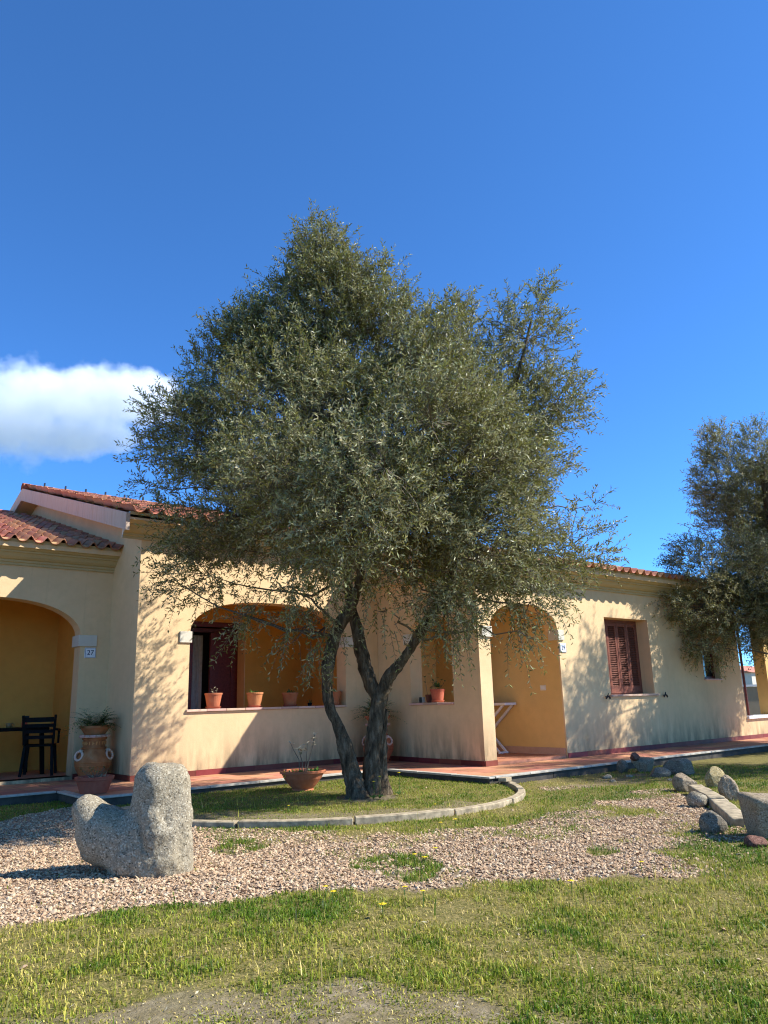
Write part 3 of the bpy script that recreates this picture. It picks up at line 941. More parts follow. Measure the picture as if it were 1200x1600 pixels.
fa.v += [(XR - .06, -2.86, za - .22), (XR - .06, .5, zb - .22), (XR - .06, .5, zb), (XR - .06, -2.86, za), (XR - .002, -2.86, za - .22), (XR - .002, .5, zb - .22), (XR - .002, .5, zb), (XR - .002, -2.86, za)]
fa.f += [(0, 3, 2, 1), (4, 5, 6, 7), (0, 1, 5, 4), (1, 2, 6, 5), (2, 3, 7, 6), (3, 0, 4, 7)]
fa.build('gable_fascia', M['fascia'], hB)
m = MB(); m.box(XR, LC - .001, -2.5, 0, 3.0, 3.05); m.build('gable_soffit', M['gable'], hB)

# shuttered window
ys = YBf + .255
win = MB(); fw = .05
win.box(W0, W0 + fw, ys, ys + .06, WZ0, WZ1); win.box(W1 - fw, W1, ys, ys + .06, WZ0, WZ1); win.box(W0 + fw, W1 - fw, ys, ys + .06, WZ1 - fw, WZ1); win.box(W0 + fw, W1 - fw, ys, ys + .06, WZ0, WZ0 + .02)
window = win.build('window_frame', M['wood'], hB)
m = MB(); m.box(W0 - .05, W1 + .09, YBf - .045, YBf + T - .02, WZ0 - .035, WZ0 + .003); m.build('window_sill', M['sill'], hB, bevel=.004)
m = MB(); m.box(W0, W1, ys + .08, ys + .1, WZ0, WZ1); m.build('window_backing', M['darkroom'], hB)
# four narrow louvred leaves in two folding pairs
slat_me = {}
nl = 4; lw = (W1 - W0 - 2 * fw) / nl
for i in range(nl):
    xa = W0 + fw + i * lw + .003; xb = xa + lw - .006; f = MB(); sw = .055
    z0, z1 = WZ0 + .025, WZ1 - fw - .005
    f.box(xa, xa + sw, ys - .012, ys + .03, z0, z1); f.box(xb - sw, xb, ys - .012, ys + .03, z0, z1)
    f.box(xa + sw, xb - sw, ys - .012, ys + .03, z0, z0 + .13); f.box(xa + sw, xb - sw, ys - .012, ys + .03, z1 - .07, z1)
    sh = f.build('shutter', M['wood'], hB, bevel=.003)
    key = round(xb - xa, 4)
    if key not in slat_me:
        q = MB(); hw = (xb - xa) / 2 - sw - .001
        q.bar((-hw, 0, 0), (hw, 0, 0), .05, .007, up=(0, -.62, .78)); slat_me[key] = mesh_from('slat', q.v, q.f); slat_me[key].materials.append(M['wood'])
    ns = 33
    for k in range(ns):
        o = bpy.data.objects.new('slat', slat_me[key]); link(o, sh)
        o.location = ((xa + xb) / 2, ys + .010, z0 + .15 + (z1 - .07 - z0 - .17) * k / (ns - 1))
for x in (W0 - .17, W1 + .27):
    m = MB(); zc = .965
    m.tube([(x, YBf + .01, zc), (x, YBf - .05, zc)], .009, 6)
    m.tube([(x - .06, YBf - .055, zc - .035), (x - .02, YBf - .06, zc + .01), (x + .03, YBf - .06, zc - .005), (x + .07, YBf - .055, zc - .03)], [.012, .016, .016, .01], 6)
    m.tube([(x - .02, YBf - .06, zc + .005), (x + .01, YBf - .06, zc + .055)], [.014, .009], 6)
    m.tube([(x + .02, YBf - .06, zc), (x + .04, YBf - .06, zc - .05)], [.012, .006], 6)
    m.build('shutter_stay', M['iron'], hB)
# small plain window near the far end
m = MB(); m.box(V0, V1, YBf + .16, YBf + .17, VZ0, VZ1); m.build('pane', M['glass'], hB)
m = MB(); y1 = YBf + .12
m.box(V0, V0 + .05, y1, y1 + .03, VZ0, VZ1); m.box(V1 - .05, V1, y1, y1 + .03, VZ0, VZ1); m.box(V0 + .05, V1 - .05, y1, y1 + .03, VZ0, VZ0 + .05); m.box(V0 + .05, V1 - .05, y1, y1 + .03, VZ1 - .05, VZ1)
m.build('window_frame', M['doorwood'], hB)
m = MB(); m.box(V0 - .03, V1 + .04, YBf - .03, YBf + .14, VZ0 - .03, VZ0 + .003); m.build('window_sill', M['sill'], hB, bevel=.004)

# ---- next house along the row -----------------------------------------------------------------
hE = empty('house', (0, 0, 0), 'orange house wall at the far right edge beyond the low parapet', 'house', 'houses in the row')
wall('front_wall', M['ochre2'], hE, (13.74, YBf, 0), (1, 0, 0), (0, -1, 0), 4.6, -.3, 2.9, T)
cornice(hE, 13.65, 18.3, YBf, 2.75)
rE = deck(hE, 13.65, 18.3, -2.83, 3.2, 3.06, .25, .07, 'roof', M['cream'])
tile_roof(rE, 13.63, 18.3, -2.93, 3.08, .25, 2, .365, 3.1)
lw_ = empty('low_wall', (0, 0, 0), 'low cream parapet wall with white coping between the two house ends', 'wall')
m = MB(); m.box(XE + .001, 13.739, YBf, YBf + .25, -.3, .41); m.build('wall_body', M['cream'], lw_)
for i in range(3):
    m = MB(); m.box(XE + .003 + i * .396, XE + .393 + i * .396, YBf - .05, YBf + .29, .411, .475); m.build('coping_stone', M['white'], lw_, bevel=.006)
skirting(lw_, (XE, YBf), (13.74, YBf), (0, -1))
skirting(hE, (13.74, YBf), (15.3, YBf), (0, -1))
gp = MB(); gp.tube([(12.88, YBf + .12, .47), (12.88, YBf + .12, 2.3)], .028, 10); gp.box(12.80, 12.96, YBf + .06, YBf + .18, .4755, .485)
tag(gp.build('metal_post', M['post']), 'slim red brown metal post on the low parapet wall', 'post')
bw = empty('boundary_wall', (0, 0, 0), 'brownish garden wall with white coping seen through the gap', 'wall')
m = MB(); m.bar((16, 7.0, .5), (34, -6.0, .5), .25, 1.3); m.build('wall_body', M['farwall'], bw)
m = MB(); m.bar((16, 7.0, 1.19), (34, -6.0, 1.19), .34, .07); m.build('coping', M['white'], bw)
fb = empty('farm_building', (0, 0, 0), 'small pale building far away behind the garden wall', 'building')
m = MB(); m.box(128, 138, 54, 64, -1, 4.2); m.build('wall_body', M['trim'], fb)
m = MB(); m.v += [(127.5, 53.5, 4.2), (138.5, 53.5, 4.2), (138.5, 64.5, 4.2), (127.5, 64.5, 4.2), (127.5, 59, 5.6), (138.5, 59, 5.6)]; m.f += [(0, 1, 5, 4), (3, 4, 5, 2), (0, 4, 3), (1, 2, 5), (0, 3, 2, 1)]; m.build('roof', M['rooftile'], fb)

# ================================================================== olive trees (limb and crown shapes in metres)
STEM_L = [(1.28,-3.56,-0.18,0.182),(1.27,-3.53,0.01,0.125),(1.26,-3.47,0.28,0.098),(1.18,-3.40,0.64,0.077),(1.08,-3.32,1.03,0.071),(1.06,-3.31,1.27,0.075),(1.08,-3.33,1.49,0.075),(1.15,-3.38,1.80,0.066),(1.25,-3.45,2.01,0.067),(1.32,-3.57,2.25,0.061),(1.33,-3.65,2.63,0.054),(1.29,-3.55,3.21,0.046),(1.21,-3.42,4.15,0.037),(1.12,-3.35,5.40,0.025),(1.04,-3.22,6.76,0.015)]
STEM_M = [(1.47,-3.57,-0.19,0.147),(1.49,-3.57,0.10,0.105),(1.55,-3.57,0.52,0.084),(1.62,-3.56,0.88,0.088),(1.64,-3.57,1.07,0.089)]
BR_ML = [(1.64,-3.57,1.00,0.082),(1.57,-3.45,1.30,0.074),(1.54,-3.37,1.58,0.065),(1.52,-3.29,1.86,0.066),(1.51,-3.22,2.18,0.063),(1.54,-3.06,2.74,0.054),(1.39,-2.70,3.48,0.046),(1.08,-2.22,4.46,0.033),(0.75,-1.87,5.47,0.019)]
BR_MR = [(1.64,-3.58,1.00,0.075),(1.70,-3.69,1.27,0.079),(1.78,-3.82,1.42,0.060),(1.89,-3.97,1.66,0.060),(2.02,-4.07,1.94,0.061),(2.16,-4.19,2.15,0.057),(2.27,-4.27,2.46,0.052),(2.48,-4.38,3.11,0.043),(2.81,-4.58,3.96,0.034),(3.05,-4.77,4.83,0.024),(3.31,-4.98,5.93,0.014)]
STEM_R = [(1.68,-3.53,-0.22,0.140),(1.68,-3.54,0.12,0.089),(1.69,-3.54,0.51,0.069),(1.71,-3.56,0.81,0.057),(1.71,-3.57,0.90,0.029)]
LOBES1 = [ (2.85,-4.45,5.10,0.58,0.52,0.54,0.85), (1.02,-3.21,6.56,0.42,0.48,0.50,1.00), (1.52,-3.49,6.45,0.42,0.48,0.55,1.00), (0.65,-2.91,6.00,0.43,0.43,0.50,1.00), (1.67,-3.84,5.91,0.47,0.43,0.60,1.00), (0.25,-2.60,5.64,0.38,0.38,0.50,1.00), (1.19,-3.35,6.95,0.26,0.35,0.35,1.00), (0.85,-3.08,6.76,0.22,0.31,0.30,0.90), (0.30,-5.45,3.20,0.75,0.65,0.60,0.90), (0.90,-5.50,3.80,0.70,0.60,0.60,0.90), (0.05,-5.00,2.75,0.60,0.50,0.50,0.80), (-0.35,-4.50,3.30,0.60,0.55,0.50,0.80), (1.00,-3.20,7.00,0.25,0.53,0.33,0.80), (1.19,-3.35,6.17,0.69,0.60,0.66,1.00), (0.63,-2.78,5.58,0.77,0.60,0.77,1.00), (-0.06,-2.23,5.14,0.38,0.47,0.44,0.80), (-0.12,-2.30,4.30,0.66,0.62,0.77,1.00), (1.56,-3.40,5.40,1.04,0.78,1.10,1.00), (0.54,-3.55,4.40,1.02,0.86,1.10,1.00), (1.28,-2.57,4.50,1.24,1.06,1.21,1.00), (1.72,-4.25,4.95,0.89,0.81,0.99,1.00), (2.45,-4.24,5.80,0.43,0.39,0.44,0.80), (2.26,-3.59,4.39,1.30,1.04,1.32,1.00), (3.29,-4.91,5.67,0.56,0.66,0.66,0.85), (3.46,-5.16,4.71,0.40,0.45,0.54,0.85), (3.01,-4.56,4.71,0.71,0.72,0.83,0.85), (1.91,-4.90,3.71,0.98,0.83,0.99,1.00), (3.16,-4.80,3.87,0.54,0.58,0.77,0.80), (0.78,-4.38,3.12,1.36,0.79,0.88,1.00), (1.42,-3.53,3.23,1.53,0.89,1.32,1.00), (2.12,-2.60,3.60,1.63,1.00,0.99,1.00), (0.21,-2.32,3.41,0.86,0.70,0.99,1.00), (2.06,-4.79,2.90,0.98,0.71,0.99,1.00), (2.96,-3.89,3.09,1.03,0.77,0.99,1.00), (3.50,-5.19,2.83,0.44,0.36,0.39,0.40), (2.87,-4.94,2.57,0.58,0.50,0.55,0.75), (0.07,-2.20,2.58,0.61,0.40,0.55,0.55), (0.57,-3.23,2.36,0.69,0.46,0.77,0.50), (1.58,-4.29,2.48,0.75,0.45,0.66,0.95), (1.91,-4.56,2.05,0.48,0.33,0.44,0.66), (2.82,-5.03,2.09,0.42,0.34,0.39,0.56), (0.74,-3.38,1.86,0.45,0.34,0.44,0.39), (0.25,-2.72,2.05,0.35,0.27,0.33,0.28), (2.60,-4.99,1.74,0.21,0.22,0.22,0.48), (1.45,-4.07,2.01,0.34,0.26,0.33,0.33), (1.91,-4.70,1.75,0.16,0.20,0.17,0.48), (-0.65,-1.88,4.76,0.18,0.17,0.17,0.40), (-0.61,-1.79,4.27,0.22,0.22,0.22,0.50), (-0.61,-1.79,3.75,0.20,0.16,0.22,0.45), (3.77,-5.29,3.34,0.25,0.20,0.22,0.25), (3.54,-5.47,2.62,0.27,0.23,0.22,0.35), (-0.21,-2.23,2.96,0.40,0.32,0.44,0.60), (-0.38,-2.09,2.52,0.17,0.16,0.17,0.35), (1.74,-3.78,6.54,0.17,0.26,0.22,0.50), (2.57,-4.45,6.12,0.13,0.22,0.17,0.50), (3.42,-5.13,6.24,0.12,0.24,0.18,0.85), (0.65,-2.91,6.48,0.17,0.22,0.22,0.40), (0.35,-2.67,6.01,0.19,0.22,0.22,0.40) ]
LOBES2 = [ (10.8,-5.6,4.85,.9,.95,.75,1.0), (9.55,-4.55,3.35,.45,.45,.45,.8), (11.6,-5.2,3.2,.8,.6,.8,.9), (13.9,-5.0,3.9,1.0,.9,.9,1.0), (10.89,-3.51,5.97,0.30,0.51,0.44,0.90), (10.85,-3.48,5.13,0.53,0.73,0.66,1.00), (11.59,-4.07,5.67,0.47,0.80,0.77,1.00), (11.64,-3.32,4.44,0.73,0.81,1.01,1.00), (12.79,-3.66,4.81,0.96,1.24,1.35,1.00), (10.28,-3.03,3.54,0.49,0.49,0.55,0.90), (10.59,-2.95,2.72,0.83,0.70,0.89,1.00), (11.96,-3.24,3.10,0.90,0.98,1.04,1.00), (11.86,-3.52,2.79,1.00,0.93,1.10,1.00), (9.76,-2.74,2.70,0.36,0.36,0.33,0.60), (10.65,-2.95,1.95,0.57,0.36,0.56,0.80), (13.17,-3.56,3.43,1.24,1.24,1.13,1.00), (13.87,-4.07,5.17,1.11,1.53,1.37,1.00), (13.01,-5.08,3.73,1.31,1.31,1.43,1.00), (12.33,-4.53,2.45,1.41,0.90,1.43,1.00), (12.12,-3.34,1.96,0.38,0.38,0.46,0.60), (13.63,-3.81,3.72,1.42,1.28,0.88,1.00) ]
T2 = [ (11.59,-4.07,-0.40,0.426),(11.65,-4.12,0.25,0.295),(11.67,-4.14,1.21,0.262),(11.70,-4.15,2.20,0.216),(11.70,-4.16,3.49,0.155),(11.60,-4.08,4.83,0.079),(11.59,-4.07,5.67,0.040) ]
T2b = [ (11.67,-4.14,1.21,0.225),(12.09,-4.47,2.19,0.190),(12.67,-4.81,3.48,0.130),(13.02,-5.09,4.54,0.053) ]

T3 = [(10.25,-7.75,-.35,.20),(10.22,-7.7,.4,.15),(10.15,-7.65,1.3,.12),(10.2,-7.6,2.3,.09),(10.2,-7.7,3.6,.05),(10.2,-7.7,5.2,.02)]
T3b = [(10.15,-7.65,1.2,.11),(9.7,-7.4,2.2,.08),(9.4,-7.2,3.4,.05),(9.2,-7.1,4.4,.02)]
LOBES3 = [(10.2,-7.7,4.0,1.5,1.3,1.3,1.0),(10.2,-7.7,5.4,.9,.8,.9,1.0),(9.5,-7.2,3.2,.9,.8,.8,.9),(11.0,-8.2,3.3,1.0,.9,1.0,1.0),(10.8,-7.0,4.2,.9,.9,.8,.9),(9.7,-8.2,4.5,.8,.8,.8,.9)]


def limb_mesh(lines, seed, seg=22, rough=.10, sub=9):
    """gnarled tapering tubes from (x,y,z,r) control lines"""
    V = []; F = []
    for li, ln in enumerate(lines):
        A = catmull(ln, max(6, (len(ln) - 1) * sub)); n0 = len(V); m = len(A)
        for i in range(m):
            d = A[min(i + 1, m - 1), :3] - A[max(i - 1, 0), :3]; d = d / (np.linalg.norm(d) + 1e-9)
            a = np.cross(d, [.2, .9, .3]); a /= np.linalg.norm(a); b = np.cross(d, a)
            for k in range(seg):
                t = 2 * math.pi * k / seg; V.append(A[i, :3] + (a * math.cos(t) + b * math.sin(t)) * A[i, 3])
        for i in range(m - 1):
            for k in range(seg):
                k2 = (k + 1) % seg
                F.append((n0 + i * seg + k, n0 + i * seg + k2, n0 + (i + 1) * seg + k2)); F.append((n0 + i * seg + k, n0 + (i + 1) * seg + k2, n0 + (i + 1) * seg + k))
        c = len(V); V.append(A[-1, :3] + d * A[-1, 3] * .6)
        for k in range(seg): F.append((n0 + (m - 1) * seg + k, n0 + (m - 1) * seg + (k + 1) % seg, c))
    return np.array(V), np.array(F)


def gnarl(V, lines, seed, amt):
    Q = V.copy(); Q[:, 2] *= .28
    n = fbm(Q, 8, seed, 2) + .8 * (np.abs(fbm(Q, 16, seed + 9, 2)) - .25); n2 = fbm(V, 26, seed + 5, 3) + 1.2 * fbm(V, 4.5, seed + 6, 2)
    C = np.vstack([catmull(l, 40) for l in lines])
    out = V.copy()
    for s in range(0, len(V), 4000):
        d = V[s:s + 4000, None, :] - C[None, :, :3]; j = np.argmin((d ** 2).sum(2), 1)
        rr = d[np.arange(len(j)), j]; rr[:, 2] *= .2
        k = (n[s:s + 4000] * amt + n2[s:s + 4000] * amt * .35)
        out[s:s + 4000] += rr * k[:, None]
    return out


def crown(lobes, stems, n_twigs, seed, leaf=.058, nodes=10, e1=None, e2=None, sub_r=1.0, droop=1.0, thin=-.06):
    """returns (leafV, leafT), (branchV, branchT)"""
    rg = np.random.default_rng(seed)
    L = np.array(lobes); c = L[:, :3]; R = L[:, 3:6]; dens = L[:, 6]
    w = (R.prod(1) ** .68) * dens; w /= w.sum()
    e1 = np.array(e1); e2 = np.array(e2); ez = np.array([0, 0, 1.])
    k = rg.choice(len(L), n_twigs, p=w)
    dr = rg.normal(size=(n_twigs, 3)); dr /= np.linalg.norm(dr, axis=1)[:, None]
    rad = .30 + .68 * rg.random(n_twigs) ** .55
    rad = np.where(rg.random(n_twigs) < .10, rad * rg.uniform(1.0, 1.28, n_twigs), rad)
    off = dr * rad[:, None]
    P = c[k] + (off[:, :1] * R[k, 0:1]) * e1 + (off[:, 1:2] * R[k, 2:3]) * e2 + (off[:, 2:3] * R[k, 1:2]) * ez
    # thin out so that clumps and gaps form
    keep = .6 * fbm(P, 1.5, seed + 3, 2) + .55 * fbm(P, 4.0, seed + 4, 2) > thin + .30 * (rg.random(n_twigs) - .5)
    keep |= ((R[k].max(1) < .62) | (dens[k] == 1.0) & (R[k].max(1) < .8)) & (rg.random(n_twigs) < .6)
    keep &= ~((dens[k] < .9) & (rg.random(n_twigs) > .55 + .45 * dens[k]))
    P = P[keep]; k = k[keep]; dr = dr[keep]; n = len(P)
    ctr = np.average(c, axis=0, weights=w) - [0, 0, .8]
    outw = P - ctr; outw /= np.linalg.norm(outw, axis=1)[:, None]
    loc = dr[:, :1] * e1 + dr[:, 1:2] * e2 + dr[:, 2:3] * ez
    D = .55 * outw + .35 * loc + .55 * rg.normal(size=(n, 3)) + np.array([0, 0, .38])
    low = np.clip((2.6 - P[:, 2]) / 1.2, 0, 1) * droop; D[:, 2] -= low * 1.0
    D /= np.linalg.norm(D, axis=1)[:, None]
    LEN = rg.uniform(.20, .42, n)
    T = np.linspace(.05, 1.0, nodes)
    sag = np.array([0, 0, -1.]) * (.06 + .10 * low)[:, None]
    Q = P[:, None, :] + D[:, None, :] * (T[None, :, None] * LEN[:, None, None]) + sag[:, None, :] * (T[None, :, None] ** 2)
    tan = D[:, None, :] * LEN[:, None, None] + 2 * sag[:, None, :] * T[None, :, None]; tan /= np.linalg.norm(tan, axis=2)[..., None]
    rv = rg.normal(size=(n, 3)); s1 = np.cross(D, rv); s1 /= np.linalg.norm(s1, axis=1)[:, None]; s2 = np.cross(D, s1)
    ph = np.arange(nodes) * (math.pi / 2) + .35 * rg.normal(size=(n, nodes))
    sd = s1[:, None, :] * np.cos(ph)[..., None] + s2[:, None, :] * np.sin(ph)[..., None]
    allV = []
    for sg in (1, -1):
        ld = tan * rg.uniform(.45, .95, (n, nodes, 1)) + sd * sg * rg.uniform(.6, .95, (n, nodes, 1)) + .16 * rg.normal(size=(n, nodes, 3))
        ld /= np.linalg.norm(ld, axis=2)[..., None]
        up = np.cross(ld, np.cross(tan, ld)) * 1.0 + .45 * rg.normal(size=(n, nodes, 3)) + [0, 0, .35]
        wd = np.cross(ld, up); wd /= np.linalg.norm(wd, axis=2)[..., None]
        nm = np.cross(wd, ld)
        ll = leaf * rg.uniform(.5, 1.25, (n, nodes, 1)); ww = leaf * rg.uniform(.105, .155, (n, nodes, 1))
        b = Q; tip = Q + ld * ll - nm * ll * rg.uniform(-.05, .18, (n, nodes, 1)); mid = Q + ld * ll * .5 + nm * ll * .05
        Lf = np.stack([b, mid - wd * ww, tip, mid + wd * ww], axis=2)     # n,nodes,4,3
        ok = rg.random((n, nodes)) > .12
        allV.append(Lf[ok])
    LV = np.concatenate(allV).reshape(-1, 3); m = len(LV) // 4
    b0 = np.arange(m)[:, None] * 4
    LT = np.vstack([b0 + [0, 1, 2], b0 + [0, 2, 3]])
    # twig stems: thin triangles prisms
    BV = []; BT = []
    def strips(path, r):      # path (n,m,3), r (n,m)
        nn, mm, _ = path.shape
        a = np.array([.3, .8, .5]); tg = np.gradient(path, axis=1) if mm > 2 else np.repeat(path[:, 1:] - path[:, :1], 2, axis=1); tg /= np.linalg.norm(tg, axis=2)[..., None] + 1e-9
        u = np.cross(tg, a); u /= np.linalg.norm(u, axis=2)[..., None] + 1e-9; v = np.cross(tg, u)
        ring = np.stack([path + (u * math.cos(t) + v * math.sin(t)) * r[..., None] for t in (0, 2.094, 4.189)], axis=2)
        base = (np.arange(nn)[:, None] * mm + np.arange(mm - 1)[None, :]).ravel() * 3 + sum(len(x) for x in BV)
        BV.append(ring.reshape(-1, 3))
        for q in range(3):
            q2 = (q + 1) % 3
            BT.append(np.column_stack([base + q, base + q2, base + 3 + q2])); BT.append(np.column_stack([base + q, base + 3 + q2, base + 3 + q]))
    sel = [0, nodes // 2, nodes - 1]
    strips(np.stack([P, Q[:, -2, :]], axis=1), np.tile(np.array([.0034, .0016]), (n, 1)))
    # boughs from the stems into each lobe, then branchlets out to the twigs
    S = np.vstack([catmull(s, 60)[:, :] for s in stems]); S = S[S[:, 2] > 1.7]
    bough = []; br = []
    for i in range(len(L)):
        d = S[:, :3] - c[i]; cost = (d ** 2).sum(1) + 1.5 * np.clip(S[:, 2] - c[i, 2] + .3, 0, 9) ** 2
        s = S[np.argmin(cost)]; t = np.linspace(0, 1, 8)[:, None]
        mid = (s[:3] + c[i]) / 2 + np.array([0, 0, -.12]) * np.linalg.norm(s[:3] - c[i]) + rg.normal(size=3) * .06
        pth = (1 - t) ** 2 * s[:3] + 2 * t * (1 - t) * mid + t ** 2 * c[i]
        pth[1:-1] += rg.normal(size=(6, 3)) * .025
        bough.append(pth); r_0 = min(s[3] * .55, .024) * sub_r; br.append(np.linspace(r_0, .005, 8))
    strips(np.array(bough), np.array(br))
    pick = np.where(rg.random(n) < .13)[0]
    st = c[k[pick]] + (P[pick] - c[k[pick]]) * rg.uniform(0, .25, (len(pick), 1)); t = np.linspace(0, 1, 5)[None, :, None]
    md = (st + P[pick]) / 2 + rg.normal(size=(len(pick), 3)) * .07 - [0, 0, .03]
    strips((1 - t) ** 2 * st[:, None] + 2 * t * (1 - t) * md[:, None] + t ** 2 * P[pick][:, None], np.tile(np.linspace(.006, .003, 5), (len(pick), 1)))
    return (LV, LT), (np.vstack(BV), np.vstack(BT))


RH = (math.cos(YAW), -math.sin(YAW), 0.0); FH = (math.sin(YAW), math.cos(YAW), 0.0)


def olive(name, label, lines, lobes, ntw, seed, leaf, nodes, droop=1.0, thin=-.06):
    t = empty(name, (lines[0][0][0], lines[0][0][1], G0), label, 'olive tree', 'olive trees in front of the houses')
    off = np.array(t.location)
    V, F = limb_mesh(lines, seed); V = gnarl(V, lines, seed, .50)
    ob('trunk', mesh_tris('trunk', V - off, F, True), M['bark'], t)
    (LV, LT), (BV, BT) = crown(lobes, lines, ntw, seed + 1, leaf, nodes, RH, FH, 1.0, droop, thin)
    ob('branches', mesh_tris('branches', BV - off, BT, True), M['twig'], t)
    ob('crown', mesh_tris('crown', LV - off, LT, False), M['olive'], t)
    return t


olive('olive_tree', 'large olive tree with three twisted stems growing in the kerbed round bed', [STEM_L, STEM_M, BR_ML, BR_MR, STEM_R], LOBES1, 29000, 5, .067, 10)
olive('olive_tree', 'olive tree at the right edge shading the far end of the house', [T2, T2b], LOBES2, 21000, 9, .070, 9, .25, -.16)

olive('olive_tree', 'olive tree standing outside the right edge, shading the terrace and rocks', [T3, T3b], LOBES3, 5000, 15, .070, 9)

# ================================================================== stones
def ico(sub):
    bm = bmesh.new(); bmesh.ops.create_icosphere(bm, subdivisions=sub, radius=1.0)
    V = np.array([v.co[:] for v in bm.verts]); F = np.array([[v.index for v in f.verts] for f in bm.faces]); bm.free(); return V, F


ICO6 = ico(6); ICO5 = ico(5); ICO4 = ico(4)


def march(dirs, c, sdf, rmax=1.6):
    r = np.full(len(dirs), .02)
    for _ in range(90):
        d = sdf(c + dirs * r[:, None]); r = np.clip(r - np.minimum(d, .12) * .6 * (1), 0.01, rmax)
    return c + dirs * r[:, None]


def rbox(P, c, h, r, ang):
    Q = P - c; ca_, sa_ = math.cos(ang), math.sin(ang)
    Q = np.column_stack([Q[:, 0] * ca_ + Q[:, 1] * sa_, -Q[:, 0] * sa_ + Q[:, 1] * ca_, Q[:, 2]])
    q = np.abs(Q) - (np.array(h) - r)
    return np.linalg.norm(np.maximum(q, 0), axis=1) + np.minimum(q.max(1), 0) - r


def capsule(P, a, b, r):
    a = np.array(a); b = np.array(b); ab = b - a; t = np.clip(((P - a) @ ab) / (ab @ ab), 0, 1)
    return np.linalg.norm(P - a - t[:, None] * ab, axis=1) - r


def smin(a, b, k):
    h = np.clip(.5 + .5 * (b - a) / k, 0, 1); return b * (1 - h) + a * h - k * h * (1 - h)


def boulder_sdf(P):
    tp = 1 - .20 * np.clip(P[:, 2] - .35, 0, 1) / .4       # the block narrows and leans towards its top
    Q = P.copy(); Q[:, 0] = (P[:, 0] - .10 + .05 * np.clip(P[:, 2] - .3, 0, 1)) / tp + .10; Q[:, 1] = P[:, 1] / tp
    d = rbox(Q, [.10, .0, .37], [.20, .18, .41], .13, math.radians(38))
    d = smin(d, capsule(P, [.08, .02, .17], [-.29, .04, .30], .19), .07)
    d = smin(d, capsule(P, [-.38, .05, .36], [-.43, .05, .455], .115), .06)
    d = smin(d, capsule(P, [.12, 0, .12], [-.06, 0, .13], .19), .06)
    return d


dirs, F6 = ICO6
c0 = np.array([.0, .01, .22])
BVt = march(dirs, c0, boulder_sdf)
BVt = BVt + dirs * (.065 * fbm(BVt, 3.0, 41, 3) + .026 * fbm(BVt, 9, 44, 3) + .006 * fbm(BVt, 38, 47, 2))[:, None]
crease = np.exp(-((BVt[:, 0] + .005 + .25 * (BVt[:, 2] - .42)) / .02) ** 2) * (BVt[:, 1] < .02) * np.clip((BVt[:, 2] - .22) / .1, 0, 1) * np.clip((.52 - BVt[:, 2]) / .1, 0, 1)
BVt = BVt - dirs * (.035 * crease)[:, None]
bo = ob('boulder', mesh_tris('boulder', BVt, F6, True), M['granite'], loc=(-1.965, -5.50, G0 - .06), rz=-YAW)
tag(bo, 'pale granite boulder with a tall block and a low scooped lobe standing on the gravel', 'boulder')


yz = -YAW


def rock(name, label, loc, size, mat, seed, cuts=9, rz=0.0, tilt=(0, 0), rough=.05, sub=ICO5):
    rg = np.random.default_rng(seed); V, F = sub; V = V.copy()
    r = np.ones(len(V))
    for _ in range(cuts):
        nrm = rg.normal(size=3); nrm /= np.linalg.norm(nrm); d = rg.uniform(.62, .9)
        q = V @ nrm; r = np.where(q > 1e-3, np.minimum(r, d / np.maximum(q, 1e-3)), r)
    V = V * r[:, None]
    V = V * (1 + rough * fbm(V, 2.6, seed, 3) + rough * .6 * fbm(V, 8, seed + 7, 3))[:, None]
    V = (V - [0, 0, V[:, 2].min()]) / [np.ptp(V[:, 0]), np.ptp(V[:, 1]), np.ptp(V[:, 2])] * np.array(size)
    o = ob(name, mesh_tris(name, V, F, True), M[mat], loc=(loc[0], loc[1], G0 - .02 - .06 * size[2] + (loc[2] if len(loc) > 2 else 0)))
    o.rotation_euler = (tilt[0], tilt[1], rz)
    return tag(o, label, 'rock', 'rocks edging the gravel')


def big_sdf(P):
    w = 1.0 + .55 * (P[:, 2] - .2)      # wider towards the flat top
    Q = P.copy(); Q[:, 0] = Q[:, 0] / w; Q[:, 1] = Q[:, 1] / w
    d = rbox(Q, [0, 0, .2], [.27, .16, .20], .045, 0)
    nrm = np.array([-.75, -.45, -.5]); nrm /= np.linalg.norm(nrm); d = np.maximum(d, Q @ nrm - .17 + .2 * nrm[2])
    nrm = np.array([.2, -.9, .25]); nrm /= np.linalg.norm(nrm); return np.maximum(d, Q @ nrm - .155 - .2 * nrm[2])


bv = march(ICO5[0], np.array([0, 0, .2]), big_sdf)
bv = bv + ICO5[0] * (.022 * fbm(bv, 4, 51, 3) + .010 * fbm(bv, 14, 53, 3))[:, None]
o = ob('rock', mesh_tris('rock', bv, ICO5[1], True), M['rock'], loc=(2.16, -7.92, G0 - .03), rz=yz + .08)
o.rotation_euler = (math.radians(4), math.radians(3), yz + .08); o.scale = (.92, .92, .84)
tag(o, 'largest rock, flat topped, at the right edge of the gravel', 'rock', 'rocks edging the gravel')
rock('rock', 'small reddish stone wedged under the largest flat topped rock', (1.66, -7.97), (.20, .16, .10), 'rockred', 32, 8, .5, sub=ICO4)
rock('rock', 'dark rounded rock beside the largest flat topped rock', (2.00, -7.46), (.245, .22, .20), 'rockdark', 33, 5, .3)
rock('rock', 'small grey rounded rock next to the concrete beams', (3.30, -6.58), (.225, .20, .175), 'granite', 34, 5, 1.0)
rock('rock', 'wedge shaped brown rock at the far end of the concrete beams', (4.37, -5.82), (.28, .25, .235), 'rock', 35, 9, 2.0)
rock('rock', 'upright yellow lichened rock behind the concrete beams', (4.90, -5.90), (.27, .15, .28), 'rockyellow', 36, 8, yz + .35)
